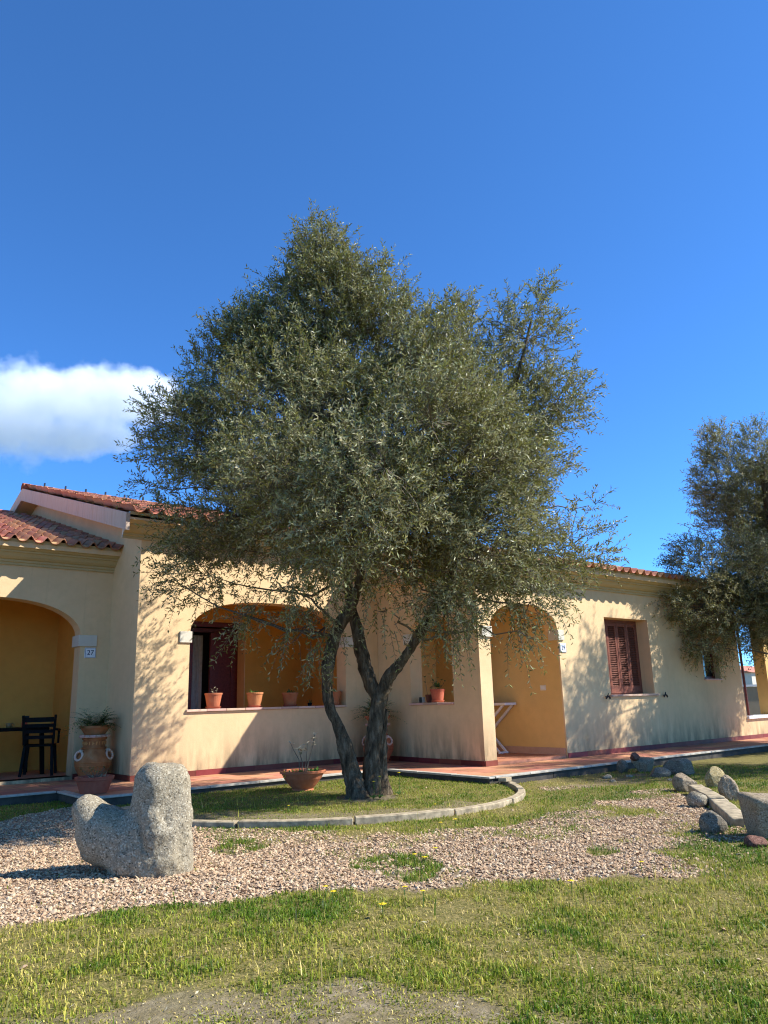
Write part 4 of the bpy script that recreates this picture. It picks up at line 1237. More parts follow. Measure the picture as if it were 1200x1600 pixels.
rock('rock', 'jagged leaning rock right beside the concrete beams', (3.95, -6.60), (.21, .18, .30), 'rock', 37, 12, yz, (0, math.radians(-12)), .08)
rock('rock', 'broad dark rock in the shade near the terrace', (6.02, -4.78), (.42, .30, .27), 'rockdark', 38, 6, yz)
rock('rock', 'low dark rock at the foot of the broad shaded rock', (5.60, -4.72), (.30, .22, .16), 'rockdark', 39, 6, yz + .4)
rock('rock', 'brown square rock against the terrace edge', (6.12, -4.15), (.36, .26, .25), 'rock', 140, 14, yz, (0, 0), .03)
rock('rock', 'small dark red stone lying on the brown square rock', (5.97, -4.10, .19), (.17, .14, .12), 'rockred', 42, 8, .4, sub=ICO4)
rock('rock', 'dark rock left of the brown square rock by the terrace', (5.86, -3.95), (.19, .17, .22), 'rockdark', 43, 7, .8, sub=ICO4)
rock('rock', 'flat pale rock behind the largest flat topped rock', (2.75, -7.72), (.36, .28, .17), 'granite', 44, 8, .2)


def beam(label, a, b, w, h, z):
    """weathered concrete beam with chipped edges"""
    a = np.array(a); b = np.array(b); L = np.linalg.norm(b - a)
    bm = bmesh.new(); bmesh.ops.create_cube(bm, size=1.0)
    bmesh.ops.subdivide_edges(bm, edges=bm.edges[:], cuts=11, use_grid_fill=True)
    bv = np.array([v.co[:] for v in bm.verts]); bmesh.ops.triangulate(bm, faces=bm.faces[:])
    F = np.array([[v.index for v in f.verts] for f in bm.faces]); bm.free()
    edge = (np.abs(bv) > .49).sum(1) >= 2
    bv = bv * [L, w, h]; nz = fbm(bv, 8, 81, 3)
    bv = bv * (1 - (.05 + .07 * np.clip(nz, 0, 1)) * edge)[:, None] ** [.15, 1, 1]
    bv = bv + .007 * np.column_stack([fbm(bv, 12, 83, 3), fbm(bv, 12, 84, 3), fbm(bv, 12, 85, 3)])
    o = ob('concrete_beam', mesh_tris('concrete_beam', bv, F, True), M['concrete'], loc=((a[0] + b[0]) / 2, (a[1] + b[1]) / 2, z), rz=math.atan2(b[1] - a[1], b[0] - a[0]))
    return tag(o, label, 'beam', 'concrete beams edging the gravel')


beam('short concrete beam between the wedge rock and the lichened rock', (4.22, -6.03), (3.36, -6.76), .16, .15, -.095)
beam('long concrete beam tilting down towards the largest rock', (3.42, -6.73), (2.35, -7.52), .165, .15, -.115)
# loose small stones on the shaded soil by the terrace
for i, (x, y, s, lb) in enumerate(((5.05, -4.25, .10, 'palest loose stone on the shaded soil, largest of the loose stones'), (4.75, -4.55, .07, 'loose stone on the shaded soil, farthest from the dark rocks'),
                                   (5.35, -4.40, .08, 'loose stone on the shaded soil nearest the low dark rock'), (5.3, -5.05, .06, 'tiny loose stone where the gravel meets the green grass strip'))):
    rock('stone', lb, (x, y), (s * 1.5, s * 1.2, s * .8), 'granite', 60 + i, 6, i, sub=ICO4)["group"] = 'loose stones near the terrace'

# ================================================================== kerb of the tree bed
kerb = empty('kerb', (0, 0, 0), 'curved concrete kerb edging the round bed of the olive tree', 'kerb', kind='structure')
angs = [math.radians(a) for a in (162, 188, 214, 240, 266, 292, 316, 331, 341)]
for i in range(len(angs) - 1):
    a0, a1 = angs[i] + .004, angs[i + 1] - .004; m = MB(); n = 5; ri, ro = BED_R - .005, BED_R + .085
    jz = random.uniform(-.008, .008); jr = random.uniform(-.01, .01)
    if i == len(angs) - 2: jr = .05; a0 += .02
    ring = []
    for k in range(n + 1):
        t = a0 + (a1 - a0) * k / n; sq = 1.0 + .10 * max(0, math.cos(t - math.pi)) ** 2
        for (r, z) in ((ri + jr, -.35), (ro + jr, -.35), (ro + jr, -.062 + jz), (ri + jr, -.058 + jz)):
            ring.append((BED_C[0] + r * sq * math.cos(t), BED_C[1] + r * math.sin(t), z))
    m.v = ring
    for k in range(n):
        for q in range(4):
            q2 = (q + 1) % 4; m.f.append((k * 4 + q, (k + 1) * 4 + q, (k + 1) * 4 + q2, k * 4 + q2))
    m.f.append((0, 1, 2, 3)); m.f.append((n * 4 + 3, n * 4 + 2, n * 4 + 1, n * 4))
    m.build('kerb_stone', M['concrete'], kerb, bevel=.008)
m = MB(); t = angs[-1] - .09
m.bar((BED_C[0] + 2.2 * math.cos(t) - .06, BED_C[1] + 2.2 * math.sin(t) - .05, -.03), (BED_C[0] + 2.2 * math.cos(t) + .12, BED_C[1] + 2.2 * math.sin(t) + .02, -.035), .11, .05)
m.build('broken_kerb_stone', M['concrete'], kerb, bevel=.006)

# ================================================================== pots and plants
def leaf_fan(m, base, d, up, L, W, n=3, droop=.2):
    """one curved leaf blade as a strip ending in a point"""
    d = Vector(d).normalized(); sd = d.cross(Vector(up)).normalized(); pts = []
    for i in range(n + 1):
        t = i / n; w = W * math.sin(math.pi * min(.98, .12 + .88 * t)) ** .8 * (1 if i < n else 0)
        P = Vector(base) + d * (L * t) + Vector((0, 0, -droop * L * t * t)); pts.append((P - sd * w / 2, P + sd * w / 2))
    for i in range(n):
        a, b = pts[i], pts[i + 1]
        m.quad(tuple(a[0]), tuple(a[1]), tuple(b[1]), tuple(b[0]))


def succulent(par, z, r, n, L, W, mat, seed, spread=1.0):
    rg = random.Random(seed); m = MB()
    for i in range(n):
        a = rg.uniform(0, 6.28); e = rg.uniform(.15, 1.3) ; d = (math.cos(a) * math.cos(e) * spread, math.sin(a) * math.cos(e) * spread, math.sin(e))
        rr = r * rg.random() ** .5
        leaf_fan(m, (rr * math.cos(a), rr * math.sin(a), z), d, (0, 0, 1.01), L * rg.uniform(.6, 1.2), W * rg.uniform(.7, 1.2), 3, rg.uniform(0, .5))
    return m.build('plant', mat, par)


def pot_profile(r, h, rim=.03):
    return [(r * .66, .0), (r * .70, .004), (r * .94, h - rim), (r * .945, h - rim), (r * 1.0, h - rim + .003), (r * 1.02, h - .004), (r * 1.0, h), (r * .90, h), (r * .88, h - .03), (0.001, h - .03)]


def pot(label, loc, r, h, saucer=True, plant=None, mat='pot'):
    p = empty('flower_pot', loc, label, 'flower pot', 'flower pots on the parapets')
    z0 = .018 if saucer else 0
    m = MB(); m.lathe([(0.001, z0), ] + [(a, b + z0) for a, b in pot_profile(r, h)][:8], 26); m.build('body', M[mat], p, smooth=False)
    m = MB(); m.lathe([(r * .89, h - .028 + z0), (0.001, h - .024 + z0)], 20); m.build('soil', M['soil'], p)
    if saucer:
        m = MB(); m.lathe([(0.001, .004), (r * .70, .004), (r * .72, 0), (r * .86, .02), (r * .9, .03), (r * .87, .031), (r * .70, .012)], 26); m.build('saucer', M[mat], p)
    if plant: plant(p, h + z0 - .025)
    return p


def stalks(par, z, seed, n, H, mat_l, spread=.12, leafy=6, L=.06, W=.02):
    rg = random.Random(seed); s = MB(); lf = MB()
    for i in range(n):
        a = rg.uniform(0, 6.28); q = [(.03 * math.cos(a), .03 * math.sin(a), z)]
        h = H * rg.uniform(.6, 1.1); k = rg.uniform(.4, 1) * spread
        for t in (.35, .7, 1.0): q.append((q[0][0] + k * t * math.cos(a) + rg.uniform(-.012, .012), q[0][1] + k * t * math.sin(a) + rg.uniform(-.012, .012), z + h * t))
        s.tube(q, [.004, .0035, .003, .002], 5)
        for j in range(leafy):
            e = rg.uniform(-.2, .8); b = rg.uniform(0, 6.28); P = q[3] if j < leafy * .7 else q[2]
            leaf_fan(lf, P, (math.cos(b) * math.cos(e), math.sin(b) * math.cos(e), math.sin(e)), (0, 0, 1.01), L * rg.uniform(.7, 1.3), W * rg.uniform(.7, 1.2), 3, .3)
    s.build('stems', M['twig'], par); lf.build('leaves', mat_l, par)


Zs = HS + .006
pot('terracotta pot with a dry stub, nearest the door on the loggia parapet', (1.30, .12, Zs), .135, .215, True, lambda p, z: stalks(p, z, 3, 3, .09, M['dryleaf'], .08, 4, .05, .02))
pot('half lit terracotta pot with pale green succulent on the loggia parapet', (2.02, .12, Zs), .135, .215, True, lambda p, z: succulent(p, z, .05, 26, .11, .04, M['green'], 4))
pot('shaded terracotta pot with small dark plant, third on the loggia parapet', (2.68, .12, Zs), .135, .205, True, lambda p, z: succulent(p, z, .05, 16, .10, .03, M['fern'], 5))
pot('shaded terracotta pot half hidden behind the left olive stem', (3.55, .12, Zs), .13, .22, True, lambda p, z: succulent(p, z, .05, 12, .09, .03, M['fern'], 6))
t = empty('seedling_pot', (3.07, .12, Zs), 'tiny dark plant pot between the two shaded pots on the parapet', 'flower pot', 'flower pots on the parapets')
m = MB(); m.lathe([(.001, 0), (.03, 0), (.04, .05), (.034, .05), (.001, .04)], 14); m.build('body', M['plastic'], t); succulent(t, .04, .02, 10, .09, .02, M['fern'], 8)
pot('red terracotta pot with geranium on the sill of the side arch', (4.585, -1.40, Zs), .125, .195, True,
    lambda p, z: (succulent(p, z + .06, .05, 22, .10, .05, M['green'], 9), stalks(p, z, 10, 5, .20, M['green'], .18, 5, .05, .03)))
t = pot('narrow dark brown pot behind the geranium pot on the side sill', (4.61, -1.16, Zs), .06, .13, False, lambda p, z: stalks(p, z, 12, 2, .34, M['fern'], .05, 5, .07, .04), 'skirt')
for i, y in enumerate((-1.03, -.96)):
    t = empty('seedling_jar', (4.60, y, Zs), ('pale grey jar on the side sill, next to the narrow brown pot', 'greenish jar on the side sill, closest to the pale jamb')[i], 'jar', 'small jars on the side sill')
    m = MB(); m.lathe([(.001, 0), (.028, 0), (.03, .01), (.03, .085), (.026, .09), (.024, .07), (.001, .06)], 14); m.build('body', M[('stonewhite', 'riser')[i]], t); succulent(t, .06, .015, 6, .06, .015, M['green'], 20 + i)


def fern(par, z, n, L, seed):
    rg = random.Random(seed); m = MB()
    for i in range(n):
        a = rg.uniform(0, 6.28); e = rg.uniform(.1, 1.35); Ls = L * rg.uniform(.55, 1.1)
        d = Vector((math.cos(a) * math.cos(e), math.sin(a) * math.cos(e), math.sin(e))); sd = d.cross(Vector((0, 0, 1))).normalized()
        for j in range(11):
            t = .12 + .88 * j / 10; P = d * (Ls * t) + Vector((.05 * math.cos(a), .05 * math.sin(a), z - .42 * Ls * t * t))
            for s in (-1, 1):
                w = .075 * (1.1 - t * .8) * rg.uniform(.6, 1.2)
                dv = (sd * s + d * .45 + Vector((rg.uniform(-.2, .2), rg.uniform(-.2, .2), rg.uniform(-.3, .3)))).normalized()
                leaf_fan(m, P, dv, (0, 0, 1.01), w * 1.25, .017, 2, .3)
    return m.build('fern', M['fern'], par)


def amphora(label, loc, rz, scale=1.0):
    a = empty('amphora', loc, label, 'amphora', 'amphorae by the house walls', rz=rz)
    pr = [(.001, 0), (.165, 0), (.175, .02), (.165, .05), (.19, .09), (.232, .16), (.252, .23), (.25, .29), (.222, .36), (.18, .42), (.152, .465), (.146, .52), (.155, .57), (.18, .60)]
    m = MB(); m.lathe(pr, 40); b = m.build('body', M['amphora'], a, smooth=True)
    m = MB()
    for (r, z, w) in ((.247, .215, .008), (.252, .262, .008), (.168, .455, .007), (.163, .575, .008), (.182, .075, .008)):
        m.torus((0, 0, z), r, w, (0, 0, 1), 40, 6)
    m.build('moulding', M['amphora'], b, smooth=True)
    m = MB()       # embossed frieze: band of strokes round the neck and belly
    rg = random.Random(5)
    for k in range(22):
        t = 2 * math.pi * k / 22; c_, s_ = math.cos(t), math.sin(t); r = .152
        q = rg.choice(((-1, -1, -1, 1), (-1, -1, 1, 1), (-1, 1, 1, -1), (1, -1, 1, 1), (-1, 0, 1, 0)))
        f = lambda u, v: ((r + .006) * math.cos(t + u * .07), (r + .006) * math.sin(t + u * .07), .52 + v * .024)
        m.bar(f(q[0], q[1]), f(q[2], q[3]), .012, .009, up=(c_, s_, 0))
        m.bar(f(-.9, -1), f(-.9, 1), .012, .009, up=(c_, s_, 0))
    m.build('relief', M['amphora'], b)
    for k in range(16):
        t0 = 2 * math.pi * (k + .06) / 16; t1 = 2 * math.pi * (k + .94) / 16; m = MB(); q = []
        for (r, z) in ((.15, .60), (.205, .60), (.213, .617), (.205, .634), (.15, .634)):
            q.append([(r * math.cos(t), r * math.sin(t), z) for t in (t0, (t0 + t1) / 2, t1)])
        for i in range(4):
            for j in range(2): m.quad(q[i][j], q[i][j + 1], q[i + 1][j + 1], q[i + 1][j])
        m.poly([x[0] for x in q]); m.poly([x[2] for x in q][::-1])
        m.build('rim_segment', M['sill'], a)
    for s in (-1, 1):
        m = MB(); m.torus((.205 * s, -.105, .355), .062, .017, (.75 * s, -.75, .25), 20, 8); m.tube([(.15 * s, -.08, .42), (.20 * s, -.10, .425), (.21 * s, -.11, .40)], .018, 8)
        m.build('ring_handle', M['sill'], a, smooth=True)
    p = empty('fern_bowl', (loc[0], loc[1], loc[2] + .636 * scale), label.replace('large clay amphora', 'fern bowl topping the amphora'), 'potted fern', 'ferns on the amphorae')
    m = MB(); m.lathe([(.001, 0), (.14, 0), (.20, .09), (.215, .09), (.217, .125), (.195, .125), (.19, .10), (.001, .10)], 30); m.build('bowl', M['pot'], p)
    fern(p, .13, 95, .46, int(loc[0] * 10) + 3)
    return a


amphora('large clay amphora in the shaded corner beside the number 27 arch', (-.32, .58, .001), -.25)
amphora('large clay amphora half hidden behind the olive trunk', (4.02, -.50, .001), -.9)

# round planter at the terrace corner
t = empty('round_planter', (-.86, -1.10, .004), 'low round terracotta planter with dry plants at the terrace corner', 'planter')
m = MB(); m.lathe([(.001, 0), (.155, 0), (.16, .01), (.165, .02), (.21, .15), (.225, .155), (.232, .19), (.215, .195), (.205, .165), (.001, .165)], 32); m.build('bowl', M['pot'], t)
m = MB(); m.lathe([(.204, .168), (.001, .172)], 20); m.build('soil', M['soil'], t)
stalks(t, .17, 41, 14, .12, M['fern'], .16, 3, .06, .014); succulent(t, .17, .14, 30, .07, .02, M['dryleaf'], 42)

# wide bowl with flowers in the bed
t = empty('flower_bowl', (1.36, -2.32, G0 + .035), 'wide terracotta bowl with bare shoots and yellow flowers under the olive tree', 'planter')
m = MB(); m.lathe([(.001, 0), (.135, 0), (.14, .012), (.13, .03), (.17, .07), (.235, .15), (.27, .215), (.292, .22), (.297, .245), (.28, .252), (.262, .235), (.25, .21), (.001, .21)], 40); m.build('bowl', M['pot'], t, smooth=False)
m = MB(); m.lathe([(.25, .214), (.001, .222)], 24); m.build('soil', M['soil'], t)
rg = random.Random(8); s = MB(); lf = MB()
for (dx, dy, h) in ((-.10, .02, .38), (-.06, -.04, .30), (.05, .0, .36), (.09, -.06, .47), (.13, .03, .42), (.0, .05, .28)):
    q = [(dx * .4, dy * .4, .21), (dx * .7 + .02, dy * .7, .21 + h * .45), (dx * 1.3, dy * 1.3, .21 + h * .8), (dx * 1.5 + rg.uniform(-.03, .03), dy * 1.5, .21 + h)]
    s.tube(q, [.006, .005, .004, .0025], 6)
    for k in range(7):
        b = rg.uniform(0, 6.28); e = rg.uniform(-.1, .9); P = q[3] if k < 5 else q[2]
        leaf_fan(lf, P, (math.cos(b) * math.cos(e), math.sin(b) * math.cos(e), math.sin(e)), (0, 0, 1.01), rg.uniform(.06, .10), .03, 3, .2)
s.build('shoots', M['twig'], t); lf.build('shoot_leaves', M['dryleaf'], t)
m = MB()
for (cx, cy) in ((-.13, -.06), (.13, -.07), (.17, .03)):
    for k in range(34):
        b = rg.uniform(0, 6.28); e = rg.uniform(.1, 1.3); q = (cx + rg.gauss(0, .035), cy + rg.gauss(0, .035), .215)
        leaf_fan(m, q, (math.cos(b) * math.cos(e), math.sin(b) * math.cos(e), math.sin(e)), (0, 0, 1.01), rg.uniform(.05, .11), .03, 3, .4)
m.build('green_leaves', M['green'], t)


def flower_head(m, c, r, rg):
    for k in range(11):
        a = 2 * math.pi * k / 11 + rg.uniform(-.1, .1)
        leaf_fan(m, c, (math.cos(a), math.sin(a), .35), (0, 0, 1.01), r * rg.uniform(.85, 1.1), r * .5, 2, .25)
    m.lathe([(.001, r * .28), (r * .3, r * .2), (r * .35, 0)], 8, c)


for (x, y, z) in ((-.36, -.02, .24), (-.35, .02, .19), (-.29, -.10, .25), (-.25, -.13, .26), (-.22, -.12, .255), (-.37, -.03, .165)):
    m = MB(); flower_head(m, (x * .9, y - .06, z + .02), .024, rg); m.tube([(x * .7, y * .7, .215), (x * .9, y - .06, z + .018)], .002, 4); m.build('yellow_flower', M['yellow'], t)

# loose yellow flowers in bed, gravel and lawn
FL = [(1.16, -5.03), (.78, -5.71), (.55, -5.77), (.14, -3.95), (-.55, -6.70), (-.56, -6.81), (-.35, -6.69), (-1.51, -7.02), (-1.17, -7.33), (-1.50, -7.54), (.36, -7.87), (-.42, -7.92), (-1.53, -7.13), (-1.22, -7.54)]
fz = ground_z(np.array(FL))
FLAB = ['yellow dandelion on the kerb line of the bed, right of centre', 'yellow dandelion on the grass strip outside the kerb, right one of a pair', 'yellow dandelion on the grass strip outside the kerb, left one of a pair',
        'yellow dandelion inside the bed, left of the olive trunk', 'yellow dandelion in the dark green tuft, upper one', 'yellow dandelion in the dark green tuft, lower one', 'yellow dandelion in the gravel just above the dark green tuft',
        'yellow dandelion at the lawn border, farthest left', 'yellow dandelion at the lawn border below the dark green tuft', 'yellow dandelion alone in the middle of the lawn', 'yellow dandelion at the lawn border nearest the big rock',
        'yellow dandelion at the lawn border left of the big rock', 'yellow dandelion just inside the lawn, beside the farthest left one', 'yellow dandelion in the lawn a hand below the border']
for i, (x, y) in enumerate(FL):
    h = rg.uniform(.05, .09); t = empty('yellow_flower', (x, y, float(fz[i])), FLAB[i], 'flower', 'yellow wild flowers')
    m = MB(); m.tube([(0, 0, -.01), (rg.uniform(-.01, .01), rg.uniform(-.01, .01), h)], .0022, 5); m.build('stem', M['green'], t)
    m = MB(); flower_head(m, (0, 0, h), rg.uniform(.018, .028), rg); m.build('head', M['yellow'], t)
for i, (x, y, h) in enumerate(((1.30, -3.86, .20), (1.37, -3.88, .25), (1.72, -3.80, .26))):
    t = empty('yellow_flower', (x, y, G0 + .04), ('tall yellow flower at the trunk foot, lowest and leftmost', 'tall yellow flower at the trunk foot, in the middle', 'tall yellow flower at the trunk foot, right of the dark stem')[i], 'flower', 'yellow flowers at the trunk')
    m = MB(); m.tube([(0, 0, -.02), (.01, 0, h * .6), (.0, -.01, h)], .003, 5)
    for k in range(8):
        a = rg.uniform(0, 6.28); leaf_fan(m, (0, 0, .02), (math.cos(a) * .7, math.sin(a) * .7, .7), (0, 0, 1.01), .12, .02, 3, .5)
    m.build('stem', M['green'], t)
    m = MB(); flower_head(m, (0, -.01, h), .030, rg); m.build('head', M['yellow'], t)

# ================================================================== porch furniture
FZ = .0455
tb = empty('plastic_table', (-1.02, 2.30, FZ), 'dark green plastic table in the porch of number 27', 'table', rz=.1)
m = MB()
m.box(-.42, .42, -.40, .40, .655, .70); m.build('table_top', M['plastic'], tb, bevel=.012)
for sx in (-1, 1):
    for sy in (-1, 1):
        m = MB(); m.bar((sx * .33, sy * .31, .656), (sx * .37, sy * .35, 0), .055, .055, up=(0, 1, 0)); m.build('leg', M['plastic'], tb)


def chair(label, loc, rz):
    c = empty('plastic_chair', loc, label, 'chair', 'dark plastic chairs in the porch', rz=rz)
    m = MB(); m.box(-.21, .21, -.21, .20, .42, .45); m.build('seat', M['plastic'], c, bevel=.01)
    for sx in (-1, 1):
        for sy in (-1, 1):
            m = MB(); m.bar((sx * .19, sy * .18, .419), (sx * .22, sy * .23, 0), .04, .04, up=(0, 1, 0)); m.build('leg', M['plastic'], c)
        m = MB(); m.bar((sx * .20, .19, .452), (sx * .225, .30, .88), .035, .035, up=(1, 0, 0)); m.build('back_post', M['plastic'], c)
        m = MB(); m.bar((sx * .235, -.20, .65), (sx * .24, .22, .67), .045, .025); m.bar((sx * .235, -.18, .452), (sx * .235, -.18, .638), .03, .03, up=(0, 1, 0)); m.build('armrest', M['plastic'], c)
    for k in range(4):
        z = .56 + k * .085; y = .19 + (z - .45) * .256
        m = MB()
        pts = [(-.20, y, z), (-.08, y + .03, z), (.08, y + .03, z), (.20, y, z)]
        for a, b in zip(pts, pts[1:]): m.bar(a, b, .014, .05 if k < 3 else .07)
        m.build('back_slat', M['plastic'], c)
    return c


chair('dark plastic chair with slatted back beside the porch pillar', (-.72, 1.83, FZ), 2.75)
chair('dark plastic chair cut off by the left edge of the photo', (-1.75, 2.25, FZ), 1.35)
t = empty('spray_bottle', (-.85, 2.30, FZ + .7005), 'orange spray bottle with black trigger on the dark porch table', 'bottle')
m = MB(); m.lathe([(.001, 0), (.038, 0), (.042, .01), (.042, .07), (.036, .10), (.016, .115), (.014, .13), (.001, .13)], 18); m.build('body', M['orange'], t, smooth=True)
m = MB(); m.box(-.035, .06, -.013, .013, .145, .175); m.box(-.016, .016, -.013, .013, .131, .145); m.bar((.035, 0, .146), (.048, 0, .105), .014, .012, up=(0, 1, 0)); m.build('trigger', M['iron'], t)
t = empty('cup', (-1.08, 2.28, FZ + .7005), 'small straw coloured cup on the dark porch table', 'cup')
m = MB(); m.lathe([(.001, 0), (.04, 0), (.052, .075), (.047, .075), (.036, .01), (.001, .01)], 18); m.build('body', M['glassy'], t, smooth=True)
m = MB(); m.torus((.055, 0, .04), .02, .006, (0, 1, 0), 14, 6); m.build('handle', M['glassy'], t)

# folded white table leaning in the right porch
t = empty('folding_table', (6.20, -.92, FZ), 'white folding table with crossed slanted legs behind the porch pillar', 'table')
m = MB(); m.box(-.15, .15, -.61, .60, .82, .865); m.build('table_top', M['white'], t, bevel=.006)
for x in (-.12, .12):
    m = MB(); m.bar((x, -.53, .82), (x, .47, .0), .03, .04, up=(1, 0, 0)); m.build('leg', M['white'], t)
    m = MB(); m.bar((x * .75, .55, .82), (x * .75, -.38, .0), .03, .04, up=(1, 0, 0)); m.build('leg', M['white'], t)
m = MB(); m.bar((-.12, -.36, .017), (.12, -.36, .017), .03, .03); m.build('crossbar', M['white'], t)

# ================================================================== gravel
def pebbles(pts, size, seed):
    rg = np.random.default_rng(seed); n = len(pts); K = 5
    a = np.linspace(0, 2 * math.pi, K, endpoint=False)
    base = np.vstack([np.column_stack([np.cos(a), np.sin(a), np.zeros(K)]), [[0, 0, .75]], [[0, 0, -.6]]])
    V = base[None] * (1 + .32 * rg.uniform(-1, 1, (n, K + 2, 1)))
    V = V * (size * (.5 + rg.random(n) ** 2.2 * 1.3))[:, None, None] * np.stack([np.ones(n), rg.uniform(.55, .9, n), rg.uniform(.5, .85, n)], 1)[:, None, :]
    th = rg.uniform(0, 6.28, n); ti = rg.normal(0, .35, (n, 2))
    c, s = np.cos(th), np.sin(th)
    X = V[..., 0] * c[:, None] - V[..., 1] * s[:, None]; Y = V[..., 0] * s[:, None] + V[..., 1] * c[:, None]
    Z = V[..., 2] + X * ti[:, :1] + Y * ti[:, 1:]
    z = ground_z(pts) + size * rg.uniform(.0, .7, n)
    W = np.stack([X + pts[:, :1], Y + pts[:, 1:2], Z + z[:, None]], 2).reshape(-1, 3)
    f = np.array([[i, (i + 1) % K, K] for i in range(K)] + [[(i + 1) % K, i, K + 1] for i in range(K)])
    T_ = (np.arange(n)[:, None, None] * (K + 2) + f[None]).reshape(-1, 3)
    return W, T_


def view_scatter(n, rmin, rmax, seed, power=1.0, half=.62):
    """ground points round the place where the photographer stands, denser close by"""
    rg = np.random.default_rng(seed)
    u = rg.random(n); r = (rmin ** (2 - power) + u * (rmax ** (2 - power) - rmin ** (2 - power))) ** (1 / (2 - power))
    a = YAW + rg.uniform(-half, half, n)
    return np.column_stack([CAM[0] + r * np.sin(a), CAM[1] + r * np.cos(a)])


gp_ = view_scatter(170000, 3.6, 10.5, 101, 1.0)
g_, l_, d_2 = zones(gp_)
rgx = np.random.default_rng(5)
gp_ = gp_[(rgx.random(len(gp_)) < g_ + .002 * (l_ > .5)) & ~inside(BUILT, gp_)]
PV, PT = pebbles(gp_, .0108, 7)
tag(ob('gravel', mesh_tris('gravel', PV, PT, False), M['pebble']), 'pink beige gravel spread before the house', 'gravel', kind='stuff')

# ================================================================== grass
def grass(pts, h, wd, dry, seed, lean=.45):
    rg = np.random.default_rng(seed); n = len(pts); a = rg.uniform(0, 6.28, n); ln = np.abs(rg.normal(0, lean, n))
    d = np.column_stack([np.cos(a), np.sin(a), np.zeros(n)]); s = np.column_stack([-np.sin(a + rg.uniform(-1, 1, n)), np.cos(a), np.zeros(n)])
    B = np.column_stack([pts, ground_z(pts) - .004]); H = h * rg.uniform(.45, 1.3, n)
    up = np.array([0, 0, 1.])
    M1 = B + up * (H * .55)[:, None] + d * (H * ln * .3)[:, None]; TP_ = B + up * (H * (1 - .25 * np.clip(ln, 0, 1.5)))[:, None] + d * (H * ln)[:, None]
    w = (wd * rg.uniform(.6, 1.3, n))[:, None]
    V = np.stack([B - s * w, B + s * w, M1 - s * w * .75, M1 + s * w * .75, TP_], 1).reshape(-1, 3)
    T_ = (np.arange(n)[:, None, None] * 5 + np.array([[0, 1, 3], [0, 3, 2], [2, 3, 4]])[None]).reshape(-1, 3)
    me = mesh_tris('grass', V, T_, False)
    at = me.attributes.new("dry", 'FLOAT', 'POINT'); at.data.foreach_set("value", np.repeat(dry, 5).astype(np.float32))
    return me


q = view_scatter(400000, 2.7, 13.5, 202, 1.25)
g_, l_, d_2 = zones(q); bed = np.hypot(q[:, 0] - BED_C[0], q[:, 1] - BED_C[1]) < BED_R - .03
ring = np.hypot(q[:, 0] - BED_C[0], q[:, 1] - BED_C[1]); onkerb = (ring > BED_R - .03) & (ring < BED_R + .075) & (q[:, 1] < -1.6)
pat = fbm(q, 1.3, 301, 4); pat2 = fbm(q, 5.5, 305, 3)
pr = l_ * np.clip(.80 + .7 * pat + .8 * pat2, .10, 1) + d_2 * np.clip(.42 + .9 * pat2, .05, .9) + g_ * .012
shade = inside([(3.3, -3.7), (7.5, -3.7), (5.0, -5.0), (3.2, -4.3)], q); pr = np.where(shade, pr * .55, pr)
keep = (np.random.default_rng(6).random(len(q)) < pr) & ~inside(BUILT, q) & ~onkerb
q = q[keep]; pat = pat[keep]; pat2 = pat2[keep]; bed = bed[keep]; d_2 = d_2[keep]
dry = .33 - .75 * pat - .45 * pat2 + .16 * (d_2 > .2)
tf = np.zeros(len(q), bool)
for t_ in TUFTS: tf |= inside(t_, q)
dry = np.where(tf, .08, dry); dry = np.where(bed, dry * .6 + .14, dry)
green_strip = inside([(1.1, -6.8), (3.2, -5.4), (4.6, -5.3), (5.5, -4.9), (3.6, -4.3), (2.6, -5.3), (1.3, -5.9)], q); dry = np.where(green_strip, dry * .6, dry)
hh = np.where(bed, .026, .028) * (1 + .5 * pat2) * np.where(tf, 1.3, 1.0) * np.where(d_2 > .2, .55, 1)
hh = hh * np.where(dry > .55, .8, 1.0)
tag(ob('grass', grass(q, hh, .0030, dry, 17, .7), M['grass']), 'short patchy lawn grass with dry straw coloured areas', 'grass', kind='stuff')
# taller stalks and weeds scattered through the lawn
q2 = view_scatter(5200, 2.9, 9.5, 404, 1.1); g2, l2, d2 = zones(q2)
pw = fbm(q2, 2.2, 505, 3)
q2 = q2[(np.random.default_rng(8).random(len(q2)) < l2 * np.clip(.2 + 1.4 * pw, 0, 1) + .02 * g2) & ~inside(BUILT, q2)]
tag(ob('weeds', grass(q2, np.full(len(q2), .085), .0034, .25 + .5 * np.random.default_rng(9).random(len(q2)), 23, .35), M['grass']), 'taller weed stalks scattered through lawn and gravel', 'weeds', kind='stuff')
# fallen olive leaves and straw lying on bare soil and gravel
q3 = view_scatter(9000, 2.8, 10, 606, 1.2); g3, l3, d3 = zones(q3)
q3 = q3[(np.random.default_rng(10).random(len(q3)) < np.clip(d3 * .9 + .05 * g3 + .12 * l3, 0, 1)) & ~inside(BUILT, q3)]
r3 = np.random.default_rng(12); n3 = len(q3); a3 = r3.uniform(0, 6.28, n3); L3 = r3.uniform(.006, .018, n3); z3 = ground_z(q3) + r3.uniform(.003, .016, n3)
dv = np.column_stack([np.cos(a3), np.sin(a3), r3.normal(0, .2, n3)]) * L3[:, None]; sv = np.column_stack([-np.sin(a3), np.cos(a3), r3.normal(0, .4, n3)]) * (L3 * .16)[:, None]
c3 = np.column_stack([q3, z3]); LV3 = np.stack([c3 - dv, c3 - sv, c3 + dv, c3 + sv], 1).reshape(-1, 3); b3 = np.arange(n3)[:, None] * 4
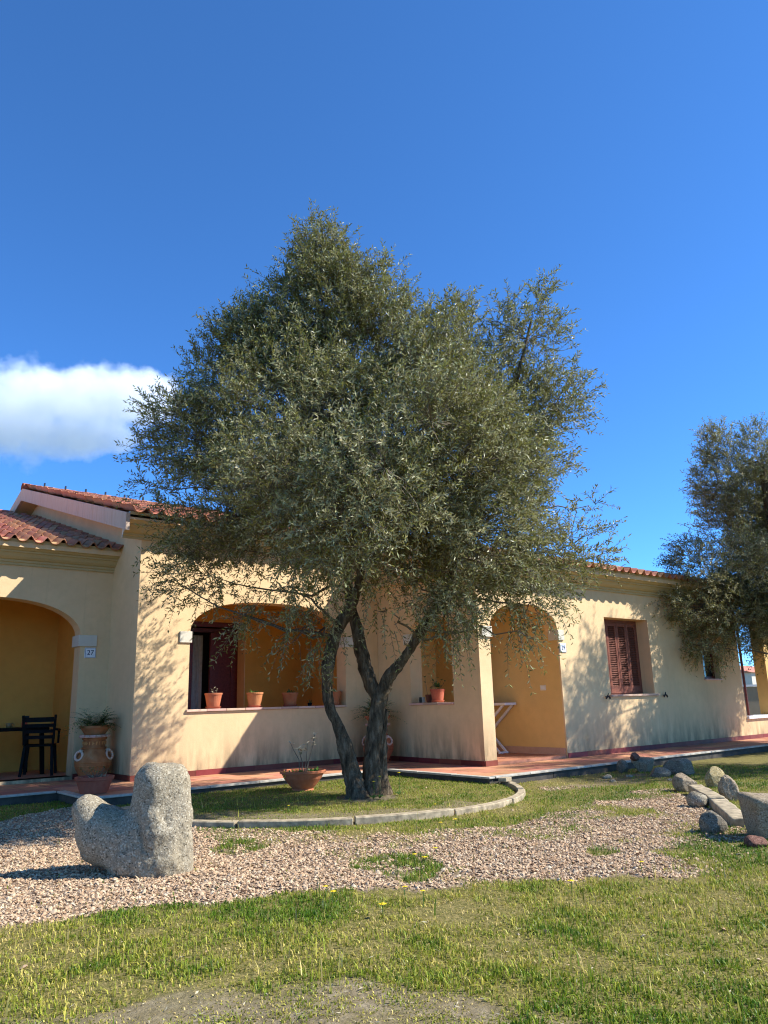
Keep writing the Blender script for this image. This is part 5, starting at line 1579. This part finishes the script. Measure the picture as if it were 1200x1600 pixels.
tag(ob('leaf_litter', mesh_tris('leaf_litter', LV3, np.vstack([b3 + [0, 1, 2], b3 + [0, 2, 3]])), M['dryleaf']), 'fallen leaves and straw lying on the soil', 'litter', kind='stuff')

# ================================================================== cloud
def cloud_mat():
    n = NT('cloud_vapour'); P = n.coords("Object")
    mp = n.n("ShaderNodeMapping"); n.l(P, mp.inputs[0])
    big = n.noise(P, .013, 5, .58); fine = n.noise(P, .04, 7, .66)
    dens = None
    for (cx, cz, rx, rz) in ((-70, 8, 115, 58), (40, 8, 95, 44), (95, 14, 52, 30), (30, -34, 70, 20), (-100, 14, 80, 50), (-20, 22, 55, 34)):
        v = n.n("ShaderNodeVectorMath", operation='SUBTRACT'); n.l(P, v.inputs[0]); v.inputs[1].default_value = (cx, 0, cz)
        s = n.n("ShaderNodeVectorMath", operation='DIVIDE'); n.l(v.outputs[0], s.inputs[0]); s.inputs[1].default_value = (rx, 46, rz)
        le = n.n("ShaderNodeVectorMath", operation='LENGTH'); n.l(s.outputs[0], le.inputs[0])
        f = n.math('SUBTRACT', 1.0, le.outputs["Value"])
        dens = f if dens is None else n.math('MAXIMUM', dens, f)
    e = n.math('ADD', dens, n.math('ADD', n.math('MULTIPLY', n.math('SUBTRACT', big, .5), 1.9), n.math('MULTIPLY', n.math('SUBTRACT', fine, .5), 1.25)))
    d = n.maprange(e, .02, .35, 0, .034)
    v = n.n("ShaderNodeVolumePrincipled"); v.inputs["Color"].default_value = (1, 1, 1, 1); v.inputs["Anisotropy"].default_value = .0
    n.l(d, v.inputs["Density"]); n.l(v.outputs[0], n.out.inputs["Volume"])
    return n.m


bm = bmesh.new(); bmesh.ops.create_icosphere(bm, subdivisions=3, radius=1.0)
for v in bm.verts: v.co = Vector((v.co.x * 205 - 20, v.co.y * 62, v.co.z * 78))
cme = bpy.data.meshes.new('cloud'); bm.to_mesh(cme); bm.free()
cl = ob('cloud', cme, cloud_mat(), loc=(228, 886, 344), rz=-YAW)
tag(cl, 'single white cloud in the blue sky left of the tree', 'cloud')
